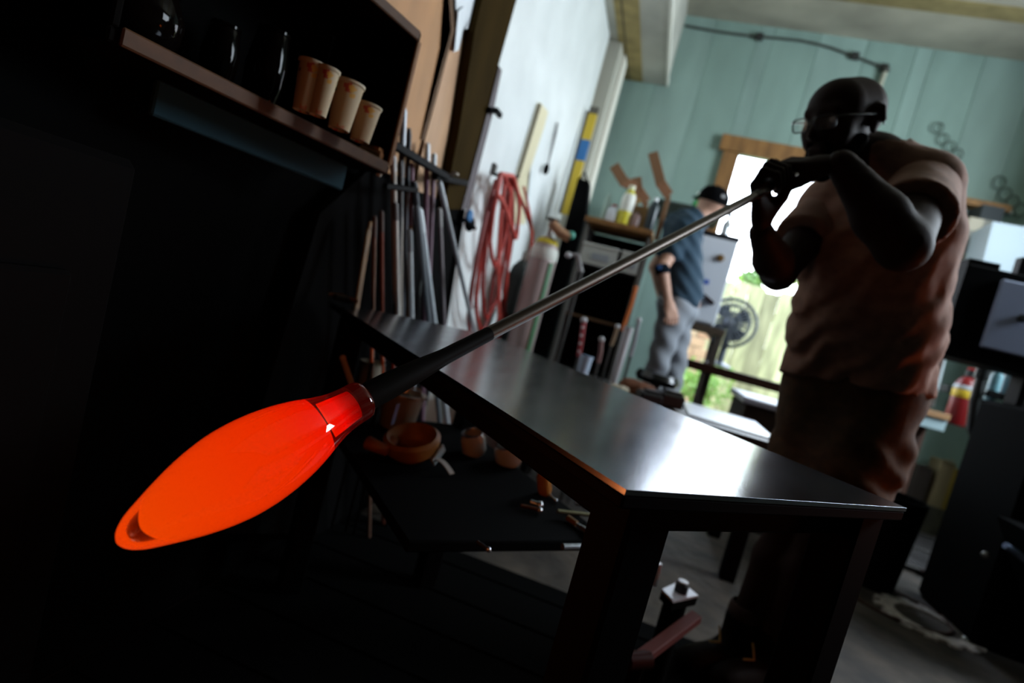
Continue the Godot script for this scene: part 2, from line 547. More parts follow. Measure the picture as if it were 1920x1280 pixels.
func build_outside() -> void:
	struct_("ground", M.new().box(Vector3(1.0, -0.1, -11.2), Vector3(18, 0.12, 12.2)), tri_mat("9a9468", "lawn", 0.05, 0.6, Vector3.ONE * 0.8, 0.95))
	var fe := thing("board_fence", "pale weathered fence of upright boards outside the open doorway", "fence", Vector3(1.5, 0, -6.9))
	var fm := []
	for i in 4: fm.append(tri_mat(["ddd8ac", "cdc69a", "e4dfae", "b0a884"][i], "fence%d" % i, 0.03, 0.7, Vector3(1.4, 0.25, 1.4), 0.85))
	var x := 0.55
	for i in 16:
		var w := 0.165
		var h := 1.66 + rng.randf() * 0.05
		var t: Material = fm[[0, 2, 1, 3, 1, 2, 0, 3][i % 8]]
		obj("board", M.new().box(Vector3(x + w / 2, h / 2, -6.9 + rng.randf() * 0.012), Vector3(w - 0.003, h, 0.022)), t, fe)
		x += w
	for y in [0.3, 1.4]: obj("rail", M.new().box(Vector3(1.87, y, -6.945), Vector3(2.64, 0.09, 0.04)), fm[1], fe)
	var gate := thing("garden_wall", "low sunlit pinkish brick garden wall left of the board fence", "wall", Vector3(0.2, 0, -6.6))
	var bm := [tri_mat("d9ab8b", "brickface", 0.05, 0.8, Vector3.ONE * 3, 0.9), tri_mat("cf9c7e", "brickface", 0.05, 0.8, Vector3.ONE * 3, 0.9), tri_mat("e0b99a", "brickface", 0.05, 0.8, Vector3.ONE * 3, 0.9)]
	obj("core", M.new().box(Vector3(0.04, 0.6, -6.61), Vector3(1.0, 1.2, 0.10)), mat("a59786", 0.95), gate)
	for r in 11:
		for c in 5:
			var cx := -0.36 + c * 0.205 + (0.1 if r % 2 else 0.0)
			obj("brick", M.new().box(Vector3(cx, 0.06 + r * 0.108, -6.56 + rng.randf() * 0.008), Vector3(0.195, 0.098, 0.05), Basis.IDENTITY, 0.006), bm[rng.randi() % 3], gate)
	var greens := [mat("7d9a55", 0.8, 0.0, {"backlight_enabled": true, "backlight": Color(0.35, 0.45, 0.15)}), mat("5f7d48", 0.8, 0.0, {"backlight_enabled": true, "backlight": Color(0.25, 0.35, 0.12)}), mat("93a763", 0.8, 0.0, {"backlight_enabled": true, "backlight": Color(0.4, 0.45, 0.2)})]
	var spots := [[Vector3(0.5151, 1.5552, -7.1259), 0.32, "leafy green shrub above the pinkish garden wall"], [Vector3(1.0431, 1.9474, -8.1564), 0.26, "leafy shrub showing over the fence beneath the raised elbow"], [Vector3(1.7547, 2.2835, -9.3798), 0.34, "leafy shrub over the fence close to the blower's chest"], [Vector3(0.5584, 0.5243, -5.9722), 0.3, "low bush seen beneath the dark rail at the doorway"]]
	for i in spots.size():
		var c: Vector3 = spots[i][0]
		var s: float = spots[i][1]
		var sh := thing("garden_shrub", spots[i][2], "shrub", Vector3(c.x, 0, c.z), "shrubs outside the doorway")
		var m := M.new()
		for k in 420:
			var d := Vector3(rng.randfn(), rng.randfn() * 0.7, rng.randfn()) * s * 0.42
			var dd := Vector3(rng.randfn(), rng.randfn() - 0.2, rng.randfn()).normalized()
			m.leaf(c + d, dd * 0.075, dd.cross(Vector3(rng.randfn(), rng.randfn(), rng.randfn())).normalized() * 0.022)
		var fo := obj("foliage", m, greens[i % 3], sh)
		fo.set_meta("kind", "stuff")
		var stems := M.new()
		for k in 4: stems.tube([Vector3(c.x, -0.03, c.z), c + Vector3(rng.randfn(), 0.2, rng.randfn()) * s * 0.35], [0.012, 0.005], 6)
		obj("stem", stems, mat("6a5a40", 0.9), sh)

# ---------------------------------------------------------------- steel marver table
func steel_mat() -> StandardMaterial3D:
	var m := mat("8d9096", 0.24, 1.0)
	m.roughness_texture = noise_tex("wipe", 0.015, Color(0.8, 0.8, 0.8), Color(0.92, 0.92, 0.92), Color.WHITE, 3)
	m.roughness = 0.23
	m.albedo_texture = noise_tex("steel_stain", 0.012, Color(0.86, 0.86, 0.87), Color(0.93, 0.93, 0.93), Color.WHITE, 2)
	m.heightmap_enabled = true
	m.heightmap_texture = noise_tex("scratch", 0.12, Color.BLACK, Color(0.5, 0.5, 0.5), Color.WHITE, 3)
	m.heightmap_scale = 0.002
	m.uv1_triplanar = true; m.uv1_world_triplanar = true; m.uv1_scale = Vector3(5.0, 1.0, 1.2)
	return m
func build_table() -> void:
	var a := Vector3(-0.789, 0.77, -1.297)
	var b := Vector3(0.016, 0.77, -0.481)
	var c := Vector3(0.359, 0.77, -0.815)
	var d := Vector3(-0.446, 0.77, -1.633)
	var ctr := (a + b + c + d) / 4
	var lx := (c - b).normalized()      # across
	var lz := (a - b).normalized()      # along
	var bas := Basis(lx, Vector3.UP, lx.cross(Vector3.UP))
	var W := (c - b).length()
	var L := (a - b).length()
	var o := thing("marver_table", "long narrow steel-topped work table with dark square legs under the blowpipe", "table", Vector3(ctr.x, 0, ctr.z))
	obj("tabletop", M.new().box(ctr - Vector3(0, 0.0025, 0), Vector3(W, 0.005, L), bas, 0.00005), steel_mat(), o, "brushed steel top with a blown-out reflection of the doorway")
	var blk := mat("080707", 0.7)
	var ins := 0.05
	obj("edge_band", M.new().box(ctr - Vector3(0, 0.0115, 0), Vector3(W - 0.001, 0.013, L - 0.001), bas, 0.002), mat("070505", 0.7), o, "dark edge under the steel sheet")
	var leg := 0.056
	for s in [-1, 1]:
		var e = ctr + lx * s * (W / 2 - ins)
		obj("apron", M.new().box(e - Vector3(0, 0.037, 0), Vector3(0.02, 0.040, L - 0.09), bas), blk, o)
		var f = ctr + lz * s * (L / 2 - ins)
		obj("apron", M.new().box(f - Vector3(0, 0.037, 0), Vector3(W - 0.09, 0.040, 0.02), bas), blk, o)
		for q in [-1, 1]:
			var p = ctr + lx * s * (W / 2 - (0.036 if s > 0 else 0.058)) + lz * q * (L / 2 - 0.045)
			obj("leg", M.new().box(Vector3(p.x, 0.377, p.z), Vector3(leg, 0.754, leg), bas, 0.004), blk, o)
	obj("lower_shelf", M.new().box(Vector3(ctr.x, 0.488, ctr.z) + lz * 0.2, Vector3(W - 0.06, 0.02, L - 0.46), bas), mat("050505", 0.9), o)

# ---------------------------------------------------------------- hot glass on the blowpipe
const MOUTH := Vector3(0.2521, 1.3892, -1.5407)
const NECK := Vector3(-0.2581, 0.7600, -0.5266)
func build_gob() -> void:
	var u := (NECK - MOUTH).normalized()
	# pipe
	var pipe := thing("blowpipe", "long steel blowpipe held from the man's mouth down to the glowing glass", "blowpipe", (MOUTH + NECK) / 2)
	var pm := mat("3c3026", 0.36, 0.8)
	obj("tube", M.new().tube([MOUTH + u * 0.05, MOUTH.lerp(NECK, 0.86)], 0.0086, 24), pm, pipe)
	obj("mouthpiece", M.new().lathe([[0.0, -0.012], [0.005, -0.012], [0.0062, 0.0], [0.0062, 0.05], [0.0086, 0.062]], MOUTH, u, 20), mat("8a8580", 0.3, 1.0), pipe)
	obj("collar", M.new().lathe([[0.0086, 0.0], [0.0098, 0.003], [0.0098, 0.022], [0.0086, 0.025]], MOUTH + u * 0.31, u, 20), mat("2a2622", 0.5, 0.8), pipe)
	var L := (NECK - MOUTH).length()
	obj("hot_end", M.new().lathe([[0.0088, L * 0.86], [0.0095, L - 0.11], [0.0125, L - 0.07], [0.0145, L - 0.03], [0.0145, L + 0.012], [0.0, L + 0.012]], MOUTH, u, 24), mat("15110f", 0.5, 0.6), pipe, "blackened iron end of the pipe")
	# gob: clear outer gather round glowing cores, drooping a little off the pipe's line
	var tip := Vector3(-0.3402, 0.6413, -0.3489)
	var g := (tip - NECK).normalized()
	var s := (tip - NECK).length() / 0.23
	var o := thing("glass_gather", "glowing orange teardrop of molten glass on the end of the blowpipe", "molten glass", NECK)
	var shell := []
	for q in [[0.0, -0.003], [0.0155, -0.003], [0.0190, 0.0], [0.0203, 0.005], [0.0205, 0.016], [0.0225, 0.032], [0.027, 0.048], [0.0320, 0.062], [0.0368, 0.08], [0.0402, 0.1], [0.0415, 0.12], [0.0405, 0.14], [0.0368, 0.16], [0.0315, 0.178], [0.0255, 0.194], [0.0205, 0.206], [0.016, 0.216], [0.0110, 0.2235], [0.006, 0.228], [0.0, 0.23]]: shell.append([q[0] * s, q[1] * s])
	var gm := StandardMaterial3D.new()
	gm.refraction_enabled = true; gm.refraction_scale = 0.05
	gm.albedo_color = Color(1.0, 0.62, 0.5, 0.0)
	gm.roughness = 0.0
	gm.emission_enabled = true; gm.emission = Color(1, 0.06, 0.0); gm.emission_energy_multiplier = 0.02
	obj("clear_gather", M.new().lathe(smooth_profile(shell), NECK, g, 48), gm, o, "clear outer layer of hot glass")
	var gt := GradientTexture2D.new()
	var gr := Gradient.new()
	gr.set_color(0, Color(1.0, 0.07, 0.0)); gr.set_color(1, Color(1.0, 0.38, 0.02))
	gr.add_point(0.35, Color(1.0, 0.25, 0.0)); gr.add_point(0.6, Color(1.0, 0.30, 0.01))
	gt.gradient = gr
	gt.width = 8; gt.height = 128
	gt.fill_from = Vector2(0, 0); gt.fill_to = Vector2(0, 1)
	var hot := mat("200400", 0.6)
	hot.emission_enabled = true; hot.emission_texture = gt; hot.emission_operator = BaseMaterial3D.EMISSION_OP_MULTIPLY
	hot.emission = Color.WHITE; hot.emission_energy_multiplier = 0.8
	var core := []
	for q in [[0.0, 0.0545], [0.019, 0.0545], [0.0222, 0.060], [0.0262, 0.075], [0.029, 0.095], [0.0300, 0.12], [0.029, 0.14], [0.0262, 0.158], [0.0215, 0.177], [0.0158, 0.193], [0.010, 0.203], [0.005, 0.208], [0.0, 0.210]]: core.append([q[0] * s, q[1] * s])
	obj("glowing_core", M.new().lathe(smooth_profile(core), NECK, g, 40), hot, o, "bright orange heart of the gather")
	var gt2 := GradientTexture2D.new()
	var gr2 := Gradient.new()
	gr2.set_color(0, Color(0.5, 0.01, 0.0)); gr2.set_color(1, Color(1.0, 0.20, 0.01)); gr2.add_point(0.45, Color(1.0, 0.06, 0.0))
	gt2.gradient = gr2
	gt2.width = 8; gt2.height = 64
	gt2.fill_from = Vector2(0, 0); gt2.fill_to = Vector2(0, 1)
	var hot2: StandardMaterial3D = hot.duplicate()
	hot2.emission_texture = gt2
	obj("glowing_neck", M.new().lathe([[0.0095 * s, 0.0125], [0.0105 * s, 0.03], [0.0118 * s, 0.05 * s], [0.0, 0.0505 * s]], NECK, g, 32), hot2, o, "red-hot neck next to the pipe")
	var ol := OmniLight3D.new()
	ol.name = "gob_glow"
	ol.light_color = Color(1.0, 0.60, 0.33)
	ol.light_energy = 0.023
	ol.light_size = 0.02
	ol.shadow_enabled = true; ol.omni_range = 8.0; ol.omni_attenuation = 2.0
	ol.position = NECK + g * 0.12
	add_child(ol)
func smooth_profile(p: Array) -> Array:
	var c := Curve2D.new()
	for i in p.size():
		var a := Vector2(p[maxi(i - 1, 0)][0], p[maxi(i - 1, 0)][1])
		var b := Vector2(p[mini(i + 1, p.size() - 1)][0], p[mini(i + 1, p.size() - 1)][1])
		var q := Vector2(p[i][0], p[i][1])
		var t := (b - a).normalized()
		var l0 := (q - a).length() * 0.3
		var l1 := (b - q).length() * 0.3
		if i == 0: t = Vector2(1, 0)
		if i == p.size() - 1: t = Vector2(-1, 0)
		c.add_point(q, -t * l0, t * l1)
	var o := []
	for i in p.size() - 1:
		for k in 4: 
			var q := c.sample(i, k / 4.0)
			o.append([maxf(q.x, 0.0), q.y])
	o.append([0.0, p[p.size() - 1][1]])
	return o

# ---------------------------------------------------------------- the glassblower
func build_man() -> void:
	var skin := mat("2c1a13", 0.65, 0.0, {"subsurf_scatter_enabled": true, "subsurf_scatter_strength": 0.05, "metallic_specular": 0.25})
	var u := (NECK - MOUTH).normalized()
	var shL := Vector3(0.5399, 1.4308, -1.6623)
	var shR := Vector3(0.3698, 1.3590, -1.7919)
	var elL := Vector3(0.4398, 1.2100, -1.3638)
	var elR := Vector3(0.2609, 1.1312, -1.6040)
	var nk := Vector3(0.4222, 1.4842, -1.6905)
	var pelN := Vector3(0.6026, 0.9006, -1.7171)
	var pelF := Vector3(0.4939, 0.8722, -1.7821)
	var knA := Vector3(0.5055, 0.4736, -1.7530)
	var knB := Vector3(0.5587, 0.5082, -1.6446)
	var anA := Vector3(0.4651, 0.1200, -1.7569)
	var anB := Vector3(0.5533, 0.1200, -1.7291)
	# head frame
	var hf := Vector3(-0.68, -0.36, 0.64).normalized()
	var hl := Vector3.UP.cross(hf).normalized()
	var hu := hf.cross(hl)
	var head := Transform3D(Basis(hl, hu, hf), Vector3(0.3094, 1.5406, -1.6377))
	# hand frames: x along the pipe, z towards the fingers
	var zl := -(Vector3(0.66, -0.08, 0.72) - u * Vector3(0.66, -0.08, 0.72).dot(u)).normalized()
	var pl := MOUTH + u * 0.135
	var handL := Transform3D(Basis(u, zl.cross(u), zl), pl)
	var rz := Vector3(0.15, -0.9, -0.2)
	var zr := -(rz - u * rz.dot(u)).normalized()
	var pr := MOUTH + u * 0.225
	var handR := Transform3D(Basis(-u, zr.cross(-u), zr), pr)
	var wrL := handL * Vector3(0, 0.024, -0.105)
	var wrR := handR * Vector3(0, 0.024, -0.105)
	var root := Vector3((anA.x + anB.x) / 2, 0, (anA.z + anB.z) / 2)
	var man := thing("person", "man in a dusty pinkish t-shirt and work shorts blowing into a long pipe", "person", root)
	var chN := Vector3(0.5392, 1.3082, -1.6730)
	var chF := Vector3(0.4280, 1.2956, -1.7490)
	var waN := Vector3(0.5780, 1.0636, -1.6934)
	var waF := Vector3(0.4728, 1.0352, -1.7696)
	var torso := [
		[chN, waN, 0.108, 0.098, 0.05], [chF, waF, 0.098, 0.095, 0.05], [waN, pelN, 0.098, 0.098, 0.05], [waF, pelF, 0.095, 0.095, 0.05],
		[(chN + chF) / 2, (waN + waF) / 2, 0.115, 0.105, 0.05],
		[nk, shL, 0.058, 0.064, 0.05], [nk, shR, 0.058, 0.06, 0.05], [shL, chN, 0.066, 0.09, 0.05], [shR, chF, 0.06, 0.085, 0.05]]
	var arms := [
		[shL, elL, 0.064, 0.052, 0.03], [elL, elL.lerp(wrL, 0.35), 0.050, 0.053, 0.02], [elL.lerp(wrL, 0.35), wrL, 0.053, 0.031, 0.02],
		[shR, elR, 0.056, 0.043, 0.03], [elR, elR.lerp(wrR, 0.35), 0.041, 0.045, 0.02], [elR.lerp(wrR, 0.35), wrR, 0.045, 0.028, 0.02]]
	var neck := [[nk - Vector3(0, 0.03, 0), head * Vector3(0, -0.05, -0.02), 0.066, 0.058, 0.03]]
	var legs := [
		[pelF, knA, 0.082, 0.056, 0.04], [knA, knA.lerp(anA, 0.3), 0.052, 0.056, 0.02], [knA.lerp(anA, 0.3), anA, 0.056, 0.036, 0.02],
		[pelN, knB, 0.085, 0.056, 0.04], [knB, knB.lerp(anB, 0.3), 0.052, 0.056, 0.02], [knB.lerp(anB, 0.3), anB, 0.056, 0.036, 0.02]]
	var hb := [
		[Vector3(0, 0.032, -0.035), Vector3(0, 0.034, 0.016), 0.080, 0.074, 0.02],
		[Vector3(0, -0.01, 0.03), Vector3(0, -0.07, 0.046), 0.060, 0.044, 0.03], [Vector3(0.03, -0.05, 0.0), Vector3(0, -0.098, 0.06), 0.032, 0.026, 0.03], [Vector3(-0.03, -0.05, 0.0), Vector3(0, -0.098, 0.06), 0.032, 0.026, 0.03],
		[Vector3(0, -0.095, 0.062), Vector3(0, -0.11, 0.058), 0.026, 0.022, 0.02],
		[Vector3(0, 0.018, 0.088), Vector3(0, -0.024, 0.112), 0.009, 0.0135, 0.012], [Vector3(0.012, -0.03, 0.1), Vector3(-0.012, -0.03, 0.1), 0.010, 0.010, 0.01],
		[Vector3(0.034, 0.028, 0.078), Vector3(-0.034, 0.028, 0.078), 0.014, 0.014, 0.014],
		[Vector3(0.04, -0.022, 0.058), Vector3(0.036, -0.04, 0.06), 0.026, 0.024, 0.02], [Vector3(-0.04, -0.022, 0.058), Vector3(-0.036, -0.04, 0.06), 0.026, 0.024, 0.02],
		[Vector3(0.016, -0.062, 0.09), Vector3(-0.016, -0.062, 0.09), 0.010, 0.010, 0.01], [Vector3(0.014, -0.075, 0.087), Vector3(-0.014, -0.075, 0.087), 0.010, 0.010, 0.008]]
	for s in [-1.0, 1.0]:
		hb.append([Vector3(0.080 * s, 0.022, -0.018), Vector3(0.078 * s, -0.020, -0.008), 0.017, 0.012, 0.006, Vector3(1, 0, 0.3 * s), 0.5])
		hb.append([Vector3(0.086 * s, 0.026, -0.024), Vector3(0.088 * s, 0.0, -0.028), 0.009, 0.008, 0.006])
	var bits := [nets(torso + arms + neck + legs, 0.012), nets(moved(hb, head), 0.004), nets(moved(hand_bones(1.0, 0.009), handL), 0.003), nets(moved(hand_bones(1.0, 0.009), handR), 0.003)]
	part_raw("body", merge_arrays(bits, root), skin, man)
	# beard and eyes
	var beard := []
	for s in [-1.0, 1.0]:
		beard.append([Vector3(0.062 * s, -0.045, 0.012), Vector3(0.045 * s, -0.082, 0.035), 0.017, 0.021, 0.02])
		beard.append([Vector3(0.045 * s, -0.082, 0.035), Vector3(0.0, -0.112, 0.066), 0.021, 0.025, 0.02])
		beard.append([Vector3(0.022 * s, -0.048, 0.088), Vector3(0.032 * s, -0.078, 0.074), 0.008, 0.012, 0.01])
	part_raw("beard", nets(shifted(moved(beard, head), root), 0.005), mat("14100e", 0.9), man)
	for s in [-1.0, 1.0]:
		obj("eye", M.new().ball(head * Vector3(0.031 * s, 0.008, 0.079), Vector3.ONE * 0.0115), mat("b8b0a8", 0.25), man)
	# shirt
	var inflate := func(list: Array, by: float) -> Array:
		var o := []
		for b in list:
			var c: Array = b.duplicate()
			c[2] = b[2] + by; c[3] = b[3] + by
			o.append(c)
		return o
	var cuffL := shL.lerp(elL, 0.56)
	var cuffR := shR.lerp(elR, 0.52)
	var sb: Array = inflate.call(torso, 0.014)
	sb.append([pelN, pelN + Vector3(0.006, -0.06, 0), 0.113, 0.118, 0.05]); sb.append([pelF, pelF + Vector3(-0.008, -0.06, 0), 0.110, 0.116, 0.05])
	var dL := (elL - shL).normalized()
	var dR := (elR - shR).normalized()
	var hem := Vector3(0.5446, 0.9021, -1.7242)
	var hemn := Vector3(0.10, -1, 0.02).normalized()
	var neckc := nk + Vector3(-0.012, 0.045, 0.01)
	var fold := (Vector3(0.6590, 1.2954, -1.6794) - Vector3(0.4628, 0.9308, -1.6559)).normalized()
	var across := fold.cross(Vector3(0.23, 0.08, 0.97)).normalized()
	var shirt := nets(sb, 0.0085, func(p: Vector3, d: float) -> float:
		var w := (p - hem).dot(across)
		var amp := 0.0065 * smoothstep(1.42, 1.15, p.y) * (0.6 + noise.get_noise_3d(p.x * 0.3, p.y * 0.3, p.z * 0.3))
		d += amp * sin(w * 105.0 + 5.0 * noise.get_noise_3d(p.x * 0.5, p.y * 0.5, p.z * 0.5)) + 0.006 * noise.get_noise_3d(p.x * 0.9, p.y * 0.9, p.z * 0.9)
		d = maxf(d, (p - hem).dot(hemn))
		d = maxf(d, 0.072 - p.distance_to(neckc))
		return d)
	var sleeve := func(sh: Vector3, cuff: Vector3, d: Vector3, r0: float, r1: float) -> ArrayMesh:
		return nets([[sh, cuff + d * 0.05, r0, r1, 0.03]], 0.0085, func(p: Vector3, e: float) -> float:
			return maxf(e + 0.004 * noise.get_noise_3d(p.x * 0.8, p.y * 0.8, p.z * 0.8), (p - cuff).dot(d)))
	var slL: ArrayMesh = sleeve.call(shL, cuffL, dL, 0.079, 0.088)
	var slR: ArrayMesh = sleeve.call(shR, cuffR, dR, 0.073, 0.082)
	var tee := tri_mat("a47862", "jersey", 0.05, 0.75, Vector3.ONE * 2.5, 0.9)
	tee.rim_enabled = true; tee.rim = 0.3
	part_raw("t_shirt", merge_arrays([shirt, slL, slR], root), tee, man)
	# shorts
	var shb := [[pelN, pelN + (knB - pelN) * 0.88, 0.108, 0.100, 0.05], [pelF, pelF + (knA - pelF) * 0.88, 0.104, 0.098, 0.05], [waN.lerp(pelN, 0.7), pelN, 0.104, 0.108, 0.04], [waF.lerp(pelF, 0.7), pelF, 0.10, 0.104, 0.04],
		[pelN.lerp(pelF, 0.5), pelN.lerp(pelF, 0.5) + Vector3(0, -0.1, 0), 0.1, 0.08, 0.05], [pelN + (knB - pelN) * 0.35 + Vector3(0.085, 0, 0.03), pelN + (knB - pelN) * 0.55 + Vector3(0.075, 0, 0.03), 0.04, 0.04, 0.03]]
	var kb := pelN + (knB - pelN) * 0.86
	var ka := pelF + (knA - pelF) * 0.86
	var kd := (knB - pelN).normalized()
	var ked := (knA - pelF).normalized()
	var top := waN.lerp(pelN, 0.55)
	var shorts := nets(shb, 0.010, func(p: Vector3, d: float) -> float:
		d += 0.006 * sin(p.y * 60.0 + p.x * 35.0 + 4.0 * noise.get_noise_3d(p.x * 0.4, p.y * 0.4, p.z * 0.4)) * smoothstep(0.95, 0.6, p.y)
		d = maxf(d, p.y - top.y)
		if p.distance_to(kb) < p.distance_to(ka): d = maxf(d, (p - kb).dot(kd))
		else: d = maxf(d, (p - ka).dot(ked))
		return d)
	part_raw("work_shorts", merge_arrays([shorts], root), tri_mat("5e3d1a", "canvas", 0.06, 0.6, Vector3.ONE * 2, 0.9), man)
	# boots and socks
	var fd := Vector3(-0.80, 0, 0.60)
	for an in [anA, anB]:
		var bt := [[an + Vector3(0, 0.05, 0), Vector3(an.x, 0.07, an.z), 0.050, 0.046, 0.03], [Vector3(an.x, 0.045, an.z) - fd * 0.045, Vector3(an.x, 0.04, an.z) + fd * 0.16, 0.046, 0.038, 0.03], [Vector3(an.x, 0.06, an.z) + fd * 0.02, Vector3(an.x, 0.045, an.z) + fd * 0.13, 0.045, 0.036, 0.03]]
		var boot := nets(bt, 0.008, func(p: Vector3, d: float) -> float: return maxf(maxf(d, p.y - 0.19), 0.012 - p.y))
		var bn := part_raw("boot", merge_arrays([boot], root), mat("17120f", 0.6), man)
		var sole := M.new().prism([Vector3(an.x, 0.0, an.z) - fd * 0.09 + fd.cross(Vector3.UP) * 0.03, Vector3(an.x, 0, an.z) - fd * 0.09 - fd.cross(Vector3.UP) * 0.03, Vector3(an.x, 0, an.z) + fd * 0.06 - fd.cross(Vector3.UP) * 0.046, Vector3(an.x, 0, an.z) + fd * 0.17 - fd.cross(Vector3.UP) * 0.036, Vector3(an.x, 0, an.z) + fd * 0.2, Vector3(an.x, 0, an.z) + fd * 0.17 + fd.cross(Vector3.UP) * 0.036, Vector3(an.x, 0, an.z) + fd * 0.06 + fd.cross(Vector3.UP) * 0.046], Vector3(0, 0.02, 0))
		obj("sole", sole, mat("0e0d0c", 0.8), bn)
		obj("laces", M.new().tube([Vector3(an.x, 0.14, an.z) + fd * 0.055 + Vector3(-0.02, 0, 0), Vector3(an.x, 0.125, an.z) + fd * 0.075, Vector3(an.x, 0.11, an.z) + fd * 0.09 + Vector3(0.015, 0, 0.01), Vector3(an.x, 0.1, an.z) + fd * 0.105], 0.003, 6), mat("a98038", 0.7), bn)
		obj("sock", M.new().lathe([[0.047, 0.0], [0.05, 0.02], [0.048, 0.045], [0.043, 0.05]], an + Vector3(0, 0.045, 0), (an + Vector3(0, 0.2, 0) - an).normalized(), 18), mat("3a241c", 0.9), man)
	# glasses, worn on the nose: a thing of their own
	var gp := head * Vector3(0, 0.0, 0.115)
	var gl := thing("eyeglasses", "dark-framed spectacles low on the blower's nose catching light", "glasses", gp)
	var fmt := mat("0c0b0b", 0.3)
	for s in [-1.0, 1.0]:
		var ring := []
		for i in 17:
			var an := TAU * i / 16.0
			var cx := signf(cos(an)) * pow(absf(cos(an)), 0.55) * 0.0245
			var cy := signf(sin(an)) * pow(absf(sin(an)), 0.55) * 0.0165
			ring.append(head * Vector3(0.034 * s + cx, 0.0 + cy, 0.121 - absf(0.034 * s + cx) * 0.18))
		obj("rim", M.new().tube(ring, 0.0019, 8, false), fmt, gl)
		obj("lens", M.new().prism(ring.slice(0, 16), hf * 0.0012), glass(Color(1, 1, 1), 0.05), gl)
		obj("temple", M.new().tube([head * Vector3(0.058 * s, 0.010, 0.111), head * Vector3(0.076 * s, 0.012, 0.09), head * Vector3(0.083 * s, 0.012, 0.02), head * Vector3(0.083 * s, 0.014, -0.03), head * Vector3(0.081 * s, -0.012, -0.046)], 0.0022, 8), fmt, gl)
	obj("bridge", M.new().tube([head * Vector3(0.010, 0.004, 0.119), head * Vector3(0, 0.008, 0.122), head * Vector3(-0.010, 0.004, 0.119)], 0.0018, 8), fmt, gl)

